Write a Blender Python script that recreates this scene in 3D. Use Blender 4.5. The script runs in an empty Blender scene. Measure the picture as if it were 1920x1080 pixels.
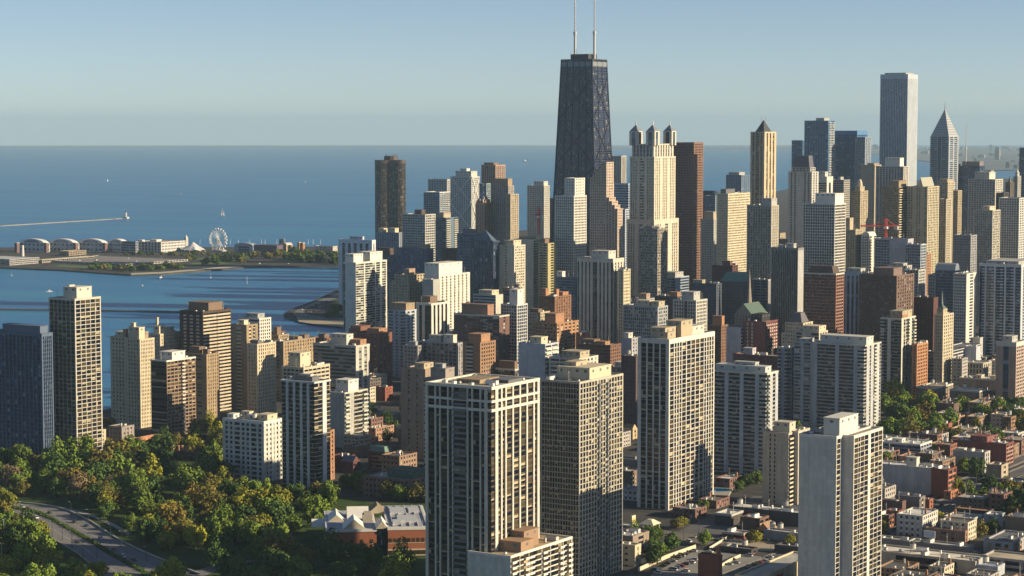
import bpy, bmesh, math, random
from mathutils import Vector
R_ = math.radians
rnd = random.Random(7)
scn = bpy.context.scene
COL = scn.collection

# ---------------------------------------------------------------- camera
HC, HEAD, FPX = 245.0, R_(148), 4000.0
PITCH = math.atan((540 - 239) / FPX)
cam = bpy.data.cameras.new('camera')
cam.sensor_width = 36.0
cam.lens = 36.0 * FPX / 1920
cam.clip_start = 1.0
cam.clip_end = 250000.0
camo = bpy.data.objects.new('camera', cam)
COL.objects.link(camo)
camo.location = (0, 0, HC)
camo.rotation_euler = (math.pi / 2 - PITCH, 0, -HEAD)
scn.camera = camo

# ---------------------------------------------------------------- light
SUN_AZ, SUN_EL = 249.5, 19.0
world = bpy.data.worlds.new('World')
scn.world = world
world.use_nodes = True
wn, wl = world.node_tree.nodes, world.node_tree.links
sky = wn.new('ShaderNodeTexSky')
sky.sky_type = 'NISHITA'
sky.sun_disc = False
sky.sun_elevation = R_(SUN_EL)
sky.sun_rotation = R_(SUN_AZ)
sky.air_density = 0.5
sky.dust_density = 0.15
sky.ozone_density = 0.6
sky.altitude = 200
tc = wn.new('ShaderNodeTexCoord')
mx = wn.new('ShaderNodeVectorMath')
mx.operation = 'MAXIMUM'
mx.inputs[1].default_value = (-2, -2, 0.012)      # the sky's own horizon line kept just under the lake's
wl.new(tc.outputs['Generated'], mx.inputs[0])
wl.new(mx.outputs[0], sky.inputs[0])
wl.new(sky.outputs[0], wn['Background'].inputs[0])
wn['Background'].inputs[1].default_value = 0.064
sl = bpy.data.lights.new('sun', 'SUN')
sl.energy = 4.8
sl.angle = R_(0.5)
sl.color = (1.0, 0.81, 0.53)
slo = bpy.data.objects.new('sun', sl)
COL.objects.link(slo)
a, e = R_(SUN_AZ), R_(SUN_EL)
sd = Vector((math.sin(a) * math.cos(e), math.cos(a) * math.cos(e), math.sin(e)))
slo.rotation_euler = sd.to_track_quat('Z', 'Y').to_euler()
slo.location = (0, 0, 600)
scn.view_settings.view_transform = 'Standard'
scn.view_settings.look = 'None'
scn.view_settings.gamma = 1.0
scn.view_settings.exposure = 0.74
scn.render.engine = 'CYCLES'
scn.cycles.max_bounces = 5
scn.cycles.diffuse_bounces = 1
scn.cycles.glossy_bounces = 2
scn.cycles.volume_bounces = 0
scn.cycles.transparent_max_bounces = 6

# ---------------------------------------------------------------- placing
F = Vector((math.sin(HEAD), math.cos(HEAD), 0))
RT = Vector((math.cos(HEAD), -math.sin(HEAD), 0))
CP, SP = math.cos(PITCH), math.sin(PITCH)
AX = F * CP - Vector((0, 0, SP))
UP = F * SP + Vector((0, 0, CP))
EARTH = 7.4e6

def ray(px, py):
    return AX + RT * ((px - 960) / FPX) + UP * ((540 - py) / FPX)

def at(px, py, D):
    r = ray(px, py)
    return Vector((0, 0, HC)) + r * (D / r.dot(F))

def ground(px, py, z=0.0):
    r = ray(px, py)
    return Vector((0, 0, HC)) + r * ((z - HC) / r.z)

def curved(px, py, z=0.0):
    zz = z
    for _ in range(12):
        p = ground(px, py, zz)
        zz = z - (p.x ** 2 + p.y ** 2) / (2 * EARTH)
    return ground(px, py, zz)

def topx(P):
    zc = P.dot(F) * CP + (HC - P.z) * SP
    v = (P - Vector((0, 0, HC))).dot(UP)
    return 960 + FPX * P.dot(RT) / zc, 540 - FPX * v / zc

# ---------------------------------------------------------------- materials
MC = {}
def nd(nt, t, **k):
    n = nt.nodes.new(t)
    for a_, b_ in k.items():
        setattr(n, a_, b_)
    return n

def mat(col, rough=0.8, var=0.12, scale=0.15, spec=0.3, metal=0.0, streak=False, name=None, bump=0.0, rndv=0.0):
    key = ('m', tuple(round(c, 3) for c in col), rough, var, scale, spec, metal, streak, bump, rndv)
    if key in MC:
        return MC[key]
    m = bpy.data.materials.new(name or 'paint')
    m.use_nodes = True
    nt = m.node_tree
    b = nt.nodes['Principled BSDF']
    b.inputs['Roughness'].default_value = rough
    b.inputs['Specular IOR Level'].default_value = spec
    b.inputs['Metallic'].default_value = metal
    t = nd(nt, 'ShaderNodeTexCoord')
    mp = nd(nt, 'ShaderNodeMapping')
    mp.inputs['Scale'].default_value = (1, 1, 0.12 if streak else 1)
    nt.links.new(t.outputs['Object'], mp.inputs[0])
    nz = nd(nt, 'ShaderNodeTexNoise')
    nz.inputs['Scale'].default_value = scale
    nz.inputs['Detail'].default_value = 5
    nz.inputs['Roughness'].default_value = 0.65
    nt.links.new(mp.outputs[0], nz.inputs[0])
    mr = nd(nt, 'ShaderNodeMapRange')
    mr.inputs[1].default_value, mr.inputs[2].default_value = 0.25, 0.75
    mr.inputs[3].default_value, mr.inputs[4].default_value = 1 - var, 1 + var
    nt.links.new(nz.outputs[0], mr.inputs[0])
    val = mr.outputs[0]
    if rndv:
        oi = nd(nt, 'ShaderNodeObjectInfo')
        m2 = nd(nt, 'ShaderNodeMapRange')
        m2.inputs[3].default_value, m2.inputs[4].default_value = 1 - rndv, 1 + rndv
        nt.links.new(oi.outputs['Random'], m2.inputs[0])
        mm = nd(nt, 'ShaderNodeMath', operation='MULTIPLY')
        nt.links.new(val, mm.inputs[0]); nt.links.new(m2.outputs[0], mm.inputs[1])
        val = mm.outputs[0]
    if streak:      # faint precast panel joints, drawn on (x + y, z)
        sx = nd(nt, 'ShaderNodeSeparateXYZ'); nt.links.new(t.outputs['Object'], sx.inputs[0])
        sm = nd(nt, 'ShaderNodeMath', operation='ADD'); nt.links.new(sx.outputs[0], sm.inputs[0]); nt.links.new(sx.outputs[1], sm.inputs[1])
        cb = nd(nt, 'ShaderNodeCombineXYZ'); nt.links.new(sm.outputs[0], cb.inputs[0]); nt.links.new(sx.outputs[2], cb.inputs[1])
        bk = nd(nt, 'ShaderNodeTexBrick'); nt.links.new(cb.outputs[0], bk.inputs[0])
        bk.offset = 0.0
        bk.inputs['Scale'].default_value = 1.0
        bk.inputs['Brick Width'].default_value = 2.6; bk.inputs['Row Height'].default_value = 3.0
        bk.inputs['Mortar Size'].default_value = .07
        bk.inputs['Color1'].default_value = (1, 1, 1, 1); bk.inputs['Color2'].default_value = (.86, .86, .86, 1); bk.inputs['Mortar'].default_value = (.78, .78, .78, 1)
        m3 = nd(nt, 'ShaderNodeMath', operation='MULTIPLY')
        nt.links.new(val, m3.inputs[0]); nt.links.new(bk.outputs[0], m3.inputs[1]); val = m3.outputs[0]
    vm = nd(nt, 'ShaderNodeVectorMath', operation='SCALE')
    vm.inputs[0].default_value = col[:3]
    nt.links.new(val, vm.inputs['Scale'])
    nt.links.new(vm.outputs[0], b.inputs['Base Color'])
    if bump:
        bp = nd(nt, 'ShaderNodeBump')
        bp.inputs['Strength'].default_value = bump
        nt.links.new(nz.outputs[0], bp.inputs['Height'])
        nt.links.new(bp.outputs[0], b.inputs['Normal'])
    MC[key] = m
    return m

def glass(tint=(0.022, 0.028, 0.04), light=0.2, hi=(0.42, 0.39, 0.31), rough=0.08):
    """dark panes, some with blinds or curtains behind: one value per window cell (UV counts windows)"""
    key = ('g', tint, light, hi, rough)
    if key in MC:
        return MC[key]
    m = bpy.data.materials.new('window_glass')
    m.use_nodes = True
    nt = m.node_tree
    b = nt.nodes['Principled BSDF']
    b.inputs['Roughness'].default_value = rough
    b.inputs['Specular IOR Level'].default_value = 0.4
    uv = nd(nt, 'ShaderNodeUVMap')
    fl = nd(nt, 'ShaderNodeVectorMath', operation='FLOOR')
    nt.links.new(uv.outputs[0], fl.inputs[0])
    oi = nd(nt, 'ShaderNodeObjectInfo')
    wn_ = nd(nt, 'ShaderNodeTexWhiteNoise', noise_dimensions='4D')
    nt.links.new(fl.outputs[0], wn_.inputs['Vector'])
    nt.links.new(oi.outputs['Random'], wn_.inputs['W'])
    cr = nd(nt, 'ShaderNodeValToRGB')
    cr.color_ramp.interpolation = 'CONSTANT'
    els = cr.color_ramp.elements
    els[0].position, els[0].color = 0, (*[c * 0.7 for c in tint], 1)
    els[1].position, els[1].color = 0.35, (*tint, 1)
    mix = lambda t_: (*[tint[i] * (1 - t_) + hi[i] * t_ for i in range(3)], 1)
    for pos, c in ((0.62, mix(0.08)), (1 - light, mix(0.3)), (1 - light * 0.6, mix(0.62)), (1 - light * 0.25, mix(1.0))):
        x = els.new(max(0.63, pos) if c != mix(0.08) else 0.62)
        x.color = c
    nt.links.new(wn_.outputs['Value'], cr.inputs[0])
    nt.links.new(cr.outputs[0], b.inputs['Base Color'])
    ge = nd(nt, 'ShaderNodeNewGeometry')
    sb = nd(nt, 'ShaderNodeVectorMath', operation='SUBTRACT'); sb.inputs[1].default_value = (.5, .5, .5)
    nt.links.new(wn_.outputs['Color'], sb.inputs[0])
    sc = nd(nt, 'ShaderNodeVectorMath', operation='SCALE'); sc.inputs['Scale'].default_value = .10
    nt.links.new(sb.outputs[0], sc.inputs[0])
    ad = nd(nt, 'ShaderNodeVectorMath', operation='ADD'); nt.links.new(ge.outputs['Normal'], ad.inputs[0]); nt.links.new(sc.outputs[0], ad.inputs[1])
    nn = nd(nt, 'ShaderNodeVectorMath', operation='NORMALIZE'); nt.links.new(ad.outputs[0], nn.inputs[0])
    nt.links.new(nn.outputs[0], b.inputs['Normal'])
    MC[key] = m
    return m

# wall and roof colours, then glass; its navy tints have shadow blue painted in
WHT, OFF, CRM, BGE, TAN = (.66, .64, .58), (.53, .51, .45), (.56, .49, .36), (.42, .355, .25), (.33, .25, .165)
BRN, DBR, RBR, ORB, GRY = (.20, .135, .095), (.085, .06, .05), (.20, .085, .06), (.37, .20, .115), (.34, .34, .35)
DGR, BLK, BLU, PBL, LGR = (.14, .145, .16), (.03, .032, .038), (.10, .14, .22), (.44, .49, .55), (.40, .40, .38)
PNK, GRN, OLV, MAR = (.38, .26, .19), (.10, .15, .13), (.36, .33, .18), (.22, .07, .07)
GRAVEL, TARROOF, WROOF = (.36, .32, .26), (.12, .115, .11), (.68, .67, .63)
G_D = glass((.018, .026, .05))
G_B = glass((0.028, 0.052, 0.11), 0.12, (.22, .3, .38))
G_BR = glass((0.045, 0.033, 0.022), 0.28, (.46, .38, .25))
G_T = glass((0.03, 0.045, 0.05), 0.3, (.45, .45, .4))
G_K = glass((0.010, 0.013, 0.026), 0.06, (.2, .2, .2))
GL = dict(d=G_D, b=G_B, r=G_BR, t=G_T, k=G_K)

# ---------------------------------------------------------------- mesh builder
class MB:
    def __init__(s):
        s.v, s.f, s.m, s.uv = [], [], [], []
    def quad(s, pts, m=0, uv=None):
        n = len(s.v)
        s.v.extend([tuple(p) for p in pts])
        s.f.append(tuple(range(n, n + len(pts))))
        s.m.append(m)
        s.uv.append(uv or [(0, 0)] * len(pts))
    def box(s, x0, x1, y0, y1, z0, z1, m=0, uvs=None, top=True, bottom=False):
        if x0 > x1: x0, x1 = x1, x0
        if y0 > y1: y0, y1 = y1, y0
        # uvs = (nx, ny, nz) window cells
        q = s.quad
        a_, b_, c_ = uvs or (1, 1, 1)
        q([(x1, y1, z0), (x0, y1, z0), (x0, y1, z1), (x1, y1, z1)], m, [(0, 0), (a_, 0), (a_, c_), (0, c_)])
        q([(x0, y1, z0), (x0, y0, z0), (x0, y0, z1), (x0, y1, z1)], m, [(50, 0), (50 + b_, 0), (50 + b_, c_), (50, c_)])
        q([(x0, y0, z0), (x1, y0, z0), (x1, y0, z1), (x0, y0, z1)], m, [(100, 0), (100 + a_, 0), (100 + a_, c_), (100, c_)])
        q([(x1, y0, z0), (x1, y1, z0), (x1, y1, z1), (x1, y0, z1)], m, [(150, 0), (150 + b_, 0), (150 + b_, c_), (150, c_)])
        if top: q([(x0, y0, z1), (x1, y0, z1), (x1, y1, z1), (x0, y1, z1)], m)
        if bottom: q([(x0, y1, z0), (x1, y1, z0), (x1, y0, z0), (x0, y0, z0)], m)
    def bar(s, p, q, r, m=0, n=4):
        p, q = Vector(p), Vector(q)
        d = (q - p).normalized()
        a1 = d.orthogonal().normalized()
        b1 = d.cross(a1)
        r2 = r if not isinstance(r, tuple) else r[1]
        r1 = r if not isinstance(r, tuple) else r[0]
        A = [p + (a1 * math.cos(t) + b1 * math.sin(t)) * r1 for t in [2 * math.pi * i / n for i in range(n)]]
        B_ = [q + (a1 * math.cos(t) + b1 * math.sin(t)) * r2 for t in [2 * math.pi * i / n for i in range(n)]]
        for i in range(n):
            j = (i + 1) % n
            s.quad([A[i], A[j], B_[j], B_[i]], m)
        s.quad(A[::-1], m); s.quad(B_, m)
    def prism(s, pts, z0, z1, m=0, uvn=None, cap=True):
        """pts: outline seen from above, counter-clockwise"""
        n = len(pts)
        for i in range(n):
            p, q = pts[i], pts[(i + 1) % n]
            L = math.hypot(q[0] - p[0], q[1] - p[1])
            u = uvn[0] * L if uvn else 1
            s.quad([(p[0], p[1], z0), (q[0], q[1], z0), (q[0], q[1], z1), (p[0], p[1], z1)], m,
                   [(i * 40, 0), (i * 40 + u, 0), (i * 40 + u, uvn[1] if uvn else 1), (i * 40, uvn[1] if uvn else 1)])
        if cap:
            s.quad([(p[0], p[1], z1) for p in pts], m)
    def loft(s, rings, m=0, cap=True):
        for A, B_ in zip(rings, rings[1:]):
            n = len(A)
            for i in range(n):
                j = (i + 1) % n
                s.quad([A[i], A[j], B_[j], B_[i]], m)
        if cap: s.quad(rings[-1], m)
    def mesh(s, name, mats):
        me = bpy.data.meshes.new(name)
        me.from_pydata(s.v, [], s.f)
        for mm in mats: me.materials.append(mm)
        me.polygons.foreach_set('material_index', s.m)
        ul = me.uv_layers.new(name='UVMap')
        flat = [c for f in s.uv for p in f for c in p]
        ul.data.foreach_set('uv', flat)
        me.update()
        return me
    def build(s, name, mats, parent=None, loc=None):
        if not isinstance(mats, (list, tuple)): mats = [mats]
        return put(name, s.mesh(name, mats), parent, loc)

def put(name, me, parent=None, loc=None, rz=0, scale=None):
    o = bpy.data.objects.new(name, me)
    COL.objects.link(o)
    if parent: o.parent = parent
    if loc is not None: o.location = loc
    if rz: o.rotation_euler = (0, 0, rz)
    if scale: o.scale = scale
    return o

def tag(o, label=None, cat=None, group=None, kind=None):
    if label: o['label'] = label
    if cat: o['category'] = cat
    if group: o['group'] = group
    if kind: o['kind'] = kind
    return o

def thing(name, label, cat, loc, group=None, rz=0):
    return tag(put(name, None, None, loc, rz), label, cat, group)

# ---------------------------------------------------------------- facades
def fbox(mb, face, w, d, u0, u1, n0, n1, z0, z1, m=0, uvs=None, top=True):
    if face == 'N': mb.box(w - u1, w - u0, n0, n1, z0, z1, m, uvs, top)
    elif face == 'W': mb.box(-n1, -n0, -u1, -u0, z0, z1, m, uvs, top)
    elif face == 'S': mb.box(u0, u1, -d - n1, -d - n0, z0, z1, m, uvs, top)
    else: mb.box(w + n0, w + n1, -d + u0, -d + u1, z0, z1, m, uvs, top)

def parse(spec, L):
    pat, pr, br = spec[:3]
    wp = pr / (1 - pr) if pr < 1 else 1
    if isinstance(pat, int):
        pat = ('|W' * pat + '|') if pr > 0 else 'W'
    W_ = {'W': 1, '|': wp, '#': 1, 'B': 1, 'D': 1, 'n': .5, '!': 2 * wp, 'r': .5, 'F': 1}
    tot = sum(W_[c] for c in pat)
    out, u = [], 0
    for c in pat:
        x = W_[c] / tot * L
        out.append((c, u, u + x)); u += x
    return out, br

UNIT = {}
VARN = VARW = (0,) * 9 + (1,) * 5 + (6,) * 4 + (2, 2, 3, 5)
def roof_unit_mesh(k):
    if k in UNIT: return UNIT[k]
    mb = MB()
    if k >= 5:
        if k == 5:      # mast with crossbars
            mb.bar((0, 0, 0), (0, 0, 7), (.14, .07), 0, 5); mb.bar((-.9, 0, 5), (.9, 0, 5), .06); mb.bar((0, -.9, 6), (0, .9, 6), .06)
        elif k == 6:    # tank on legs
            for sx in (-1.1, 1.1):
                for sy in (-1.1, 1.1): mb.bar((sx, sy, 0), (sx, sy, 2.2), .14, 1)
            mb.bar((0, 0, 2.2), (0, 0, 5.0), 1.7, 0, 12); mb.bar((0, 0, 5.0), (0, 0, 6.0), (1.8, .1), 1, 12)
        else:           # run of duct and vent pipes
            mb.box(-5, 5, -.5, .5, .4, 1.2, 0, bottom=True); mb.box(-5, -4, -.5, 3.5, .4, 1.2, 0, bottom=True)
            for i in range(5): mb.bar((-4 + 2 * i, 1.4, 0), (-4 + 2 * i, 1.4, 1.4), .2, 1, 6)
        UNIT[k] = mb.mesh('roof_unit', [mat((.50, .49, .46), .6, .1, .8, rndv=.35), mat((.12, .12, .13), .6)])
        return UNIT[k]
    s = [(2.4, 1.8, 1.6), (4.5, 2.2, 1.9), (1.4, 1.4, 1.1), (6.5, 2.6, 2.3), (1.0, 1.0, 2.6)][k]
    mb.box(-s[0] / 2, s[0] / 2, -s[1] / 2, s[1] / 2, 0.25, s[2], 0, bottom=True)
    for dx in (-.4, .4):
        mb.box(dx * s[0] - .15, dx * s[0] + .15, -s[1] / 2 + .1, s[1] / 2 - .1, 0, .25, 1)
    n = max(1, int(s[0] // 2))
    for i in range(n):
        cx = (i + .5) / n * s[0] - s[0] / 2
        ring = [(cx + .42 * s[1] * math.cos(t) * .9, .42 * s[1] * math.sin(t) * .9) for t in [i2 * math.pi / 4 for i2 in range(8)]]
        mb.prism(ring, s[2], s[2] + .3, 1)
    UNIT[k] = mb.mesh('roof_unit', [mat((.62, .61, .58), .5, .1, .8, rndv=.35), mat((.12, .12, .13), .6)])
    return UNIT[k]

WM = {}
BLIND = mat((.36, .30, .19), .8, .15, 1.5, rndv=.3)
PANES = [mat((.008, .010, .018), .12, .1, spec=.3), mat((.055, .040, .025), .2, .15, spec=.25, rndv=.3), mat((.12, .12, .11), .25, .1, spec=.3), mat((.065, .055, .03), .2, .15, spec=.25, rndv=.3)]
def pane_into(mb, face, w, d, u0, u1, z0, z1, var, n=0.03):
    zb = z1
    if var in (2, 3, 4): zb = z1 - (z1 - z0) * {2: .35, 3: .7, 4: 1}[var]
    if zb > z0 + .05: fbox(mb, face, w, d, u0, u1, 0, n, z0, zb, {1: 1, 6: 3}.get(var, 0))
    if zb < z1 - .05: fbox(mb, face, w, d, u0, u1, 0, n, max(zb, z0), z1, 2)
    if var == 5: fbox(mb, face, w, d, u0, u0 + (u1 - u0) * .3, n, n + .02, z0, z1, 2)

def volume(root, x0, x1, y0, y1, z0, z1, wm, bm, gm, N, W, fh=3.1, cap=1.2, pp=.45, bp=.28, win=0, roofm=None, capm=None,
           balc=None, basement=0.0, crown=()):
    """one block of a building: dark glazed core, piers and floor bands standing proud of it, roof behind a parapet"""
    w, d = x1 - x0, y1 - y0
    off = Vector((x0, y1, 0))
    capm = capm or wm
    zt = z1 - cap
    nf = max(1, round((zt - z0 - basement) / fh))
    f = (zt - z0 - basement) / nf
    zb = z0 + basement
    cN, brN = parse(N, w)
    cW, brW = parse(W, d)
    # glazing core
    g = MB()
    un = N[3] if len(N) > 3 else max(1, sum(c[0] in 'WBnDF' for c in cN))
    uw = W[3] if len(W) > 3 else max(1, sum(c[0] in 'WBnDF' for c in cW))
    g.box(0, w, -d, 0, zb, z1 - 1.0, 0, (un, uw, nf), top=False)
    g.build('glazing', gm, root, off)
    mb = MB()
    if basement: mb.box(-pp, w + pp, -d - pp, pp, z0, zb, 0)
    jobs = []
    for face, cols, br in (('N', cN, brN), ('W', cW, brW), ('S', cN, brN), ('E', cW, brW)):
        L = w if face in 'NS' else d
        ex = 1 if face in 'NS' else 0
        if br > 0:
            for k in range(nf):
                a0 = zb + k * f
                fbox(mb, face, w, d, -ex * bp, L + ex * bp, 0, bp, a0, a0 + br * f, 1)
        for i, (c, u0, u1) in enumerate(cols):
            if c in '|!#r':
                e0 = pp if ex and i == 0 else 0
                e1 = pp if ex and i == len(cols) - 1 else 0
                fbox(mb, face, w, d, u0 - e0, u1 + e1, 0, pp, zb, zt, 0, top=False)
            elif c == 'D':
                fbox(mb, face, w, d, u0, u1, 0, bp + .04, zb, zt, 3, (1, 1, nf * 1.0), top=False)
            elif c == 'B' and face in 'NW':
                for k in range(1, nf):
                    jobs.append((face, u0, u1, zb + k * f))
            if c in 'Wn' and win and face in 'NW':
                for k in range(nf):
                    a0 = zb + k * f + max(br, .04) * f
                    jobs.append(('w' + face, u0 + .06, u1 - .06, a0 + .03, zb + (k + 1) * f - .03))
    for off_, h_ in crown:
        o_ = pp + .03
        for q in ((-o_, w + o_, 0, o_), (-o_, w + o_, -d - o_, -d), (-o_, 0, -d, 0), (w, w + o_, -d, 0)):
            mb.box(*q, zt - off_ - h_, zt - off_, 2, bottom=True)
    # cap and parapet
    t_, o_ = .45, pp + .06
    for q in ((-o_, w + o_, -t_, o_), (-o_, w + o_, -d - o_, -d + t_), (-o_, t_, -d + t_, -t_), (w - t_, w + o_, -d + t_, -t_)):
        mb.box(*q, zt, z1, 2, bottom=True)
    mb.build('wall', [wm, bm, capm, gm], root, off)
    r = MB()
    r.box(t_, w - t_, -d + t_, -t_, z1 - 1.0, z1 - .85, 0)
    roof_o = r.build('roof', roofm or mat(GRAVEL, .95, .22, .12), root, off)
    # windows one by one: the uppermost ones apart, the lower ones together
    wj = [j for j in jobs if j[0][0] == 'w']
    if wj:
        wj.sort(key=lambda j: -j[3])
        WR = random.Random(len(wj) + int(w * 10))
        for j in wj[:win]:
            face, u0, u1, a0, a1 = j[0][1], *j[1:]
            var = WR.choice(VARN if face == 'N' else VARW)
            key = (face, round(u1 - u0, 2), round(a1 - a0, 2), var)
            if key not in WM:
                m_ = MB()
                pane_into(m_, face, 0, 0, 0, u1 - u0, 0, a1 - a0, var)
                WM[key] = m_.mesh('window', [PANES[0], PANES[1], BLIND, PANES[3]])
            if face == 'N': loc = (w - u0, 0, a0)
            else: loc = (0, -u0, a0)
            put('window', WM[key], root, off + Vector(loc))
        if wj[win:]:
            m_ = MB()
            for j in wj[win:]:
                pane_into(m_, j[0][1], w, d, *j[1:], WR.choice(VARN if j[0][1] == 'N' else VARW))
            tag(m_.build('window', [PANES[0], PANES[1], BLIND, PANES[3]], root, off), kind='stuff')
    bj = [j for j in jobs if j[0][0] != 'w']
    if bj:
        bj.sort(key=lambda j: -j[3])
        bmm = [balc or capm]
        big = MB()
        for i, (face, u0, u1, zz) in enumerate(bj):
            def one(mm, face, ww, u0, u1, zz):
                fbox(mm, face, ww, d, u0, u1, bp, 1.5, zz - .22, zz, 0)
                mm.f and None
                fbox(mm, face, ww, d, u0, u1, 1.38, 1.5, zz, zz + 1.0, 0)
                fbox(mm, face, ww, d, u0, u0 + .12, bp, 1.38, zz, zz + 1.0, 0)
                fbox(mm, face, ww, d, u1 - .12, u1, bp, 1.38, zz, zz + 1.0, 0)
            if win and i < 100:
                key = ('b', face, round(u1 - u0, 2), bmm[0].name)
                if key not in WM:
                    m_ = MB(); one(m_, face, 0, 0, u1 - u0, 0); WM[key] = m_.mesh('balcony', bmm)
                put('balcony', WM[key], root, off + Vector((w - u0, 0, zz) if face == 'N' else (0, -u0, zz)))
            else:
                one(big, face, w, u0, u1, zz)
        if big.f: tag(big.build('balcony', bmm, root, off), kind='stuff' if win else None)
    return roof_o

def solve_side(C, dirv, px):
    Z0 = C.dot(F) * CP + (HC - C.z) * SP
    k = (px - 960) / FPX
    r0 = C.dot(RT)
    return (k * Z0 - r0) / (dirv.dot(RT) - k * dirv.dot(F) * CP)

FOOT = []      # footprints (x0,x1,y0,y1)
EAST, SOUTH = Vector((1, 0, 0)), Vector((0, -1, 0))
def roof_shape(root, kind, x0, x1, y0, y1, z, h, m, arg=0.3):
    """a roof body standing on the block: pyramid, hip, gable, barrel or dome"""
    mb = MB()
    cx, cy = (x0 + x1) / 2, (y0 + y1) / 2
    ring = lambda a_, zz: [(cx + (x0 - cx) * a_, cy + (y0 - cy) * a_, zz), (cx + (x1 - cx) * a_, cy + (y0 - cy) * a_, zz),
                           (cx + (x1 - cx) * a_, cy + (y1 - cy) * a_, zz), (cx + (x0 - cx) * a_, cy + (y1 - cy) * a_, zz)]
    if kind == 'pyramid':
        mb.loft([ring(1, z), ring(.02, z + h)])
    elif kind == 'mansard':
        mb.loft([ring(1, z), ring(arg, z + h)])
    elif kind == 'gablex' or kind == 'gabley':
        if kind == 'gablex':
            A = [(x0, y0, z), (x1, y0, z), (x1, y1, z), (x0, y1, z)]
            p, q = (x0, cy, z + h), (x1, cy, z + h)
            mb.quad([A[0], A[1], q, p]); mb.quad([A[2], A[3], p, q]); mb.quad([A[1], A[2], q], 1); mb.quad([A[3], A[0], p], 1)
        else:
            A = [(x0, y0, z), (x1, y0, z), (x1, y1, z), (x0, y1, z)]
            p, q = (cx, y0, z + h), (cx, y1, z + h)
            mb.quad([A[1], A[2], q, p]); mb.quad([A[3], A[0], p, q]); mb.quad([A[0], A[1], p], 1); mb.quad([A[2], A[3], q], 1)
    elif kind in ('barrelx', 'barrely'):
        n = 12
        pr = []
        for i in range(n + 1):
            t = math.pi * i / n
            if kind == 'barrelx': pr.append((None, cy - (y1 - y0) / 2 * math.cos(t), z + h * math.sin(t)))
            else: pr.append((cx - (x1 - x0) / 2 * math.cos(t), None, z + h * math.sin(t)))
        if kind == 'barrelx': A, B_ = [(x0, p[1], p[2]) for p in pr], [(x1, p[1], p[2]) for p in pr]
        else: A, B_ = [(p[0], y0, p[2]) for p in pr], [(p[0], y1, p[2]) for p in pr]
        for i in range(n): mb.quad([A[i], B_[i], B_[i + 1], A[i + 1]])
        mb.quad(A[::-1], 1); mb.quad(B_, 1)
    elif kind == 'dome':
        r = min(x1 - x0, y1 - y0) / 2
        rings = []
        for i in range(7):
            t = math.pi / 2 * i / 6
            rings.append([(cx + r * math.cos(t) * math.cos(s), cy + r * math.cos(t) * math.sin(s), z + h * math.sin(t)) for s in [k * math.pi / 8 for k in range(16)]])
        mb.loft(rings)
    mm = m if isinstance(m, (list, tuple)) else [m, m]
    return mb.build('roof', mm, root)

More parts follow.
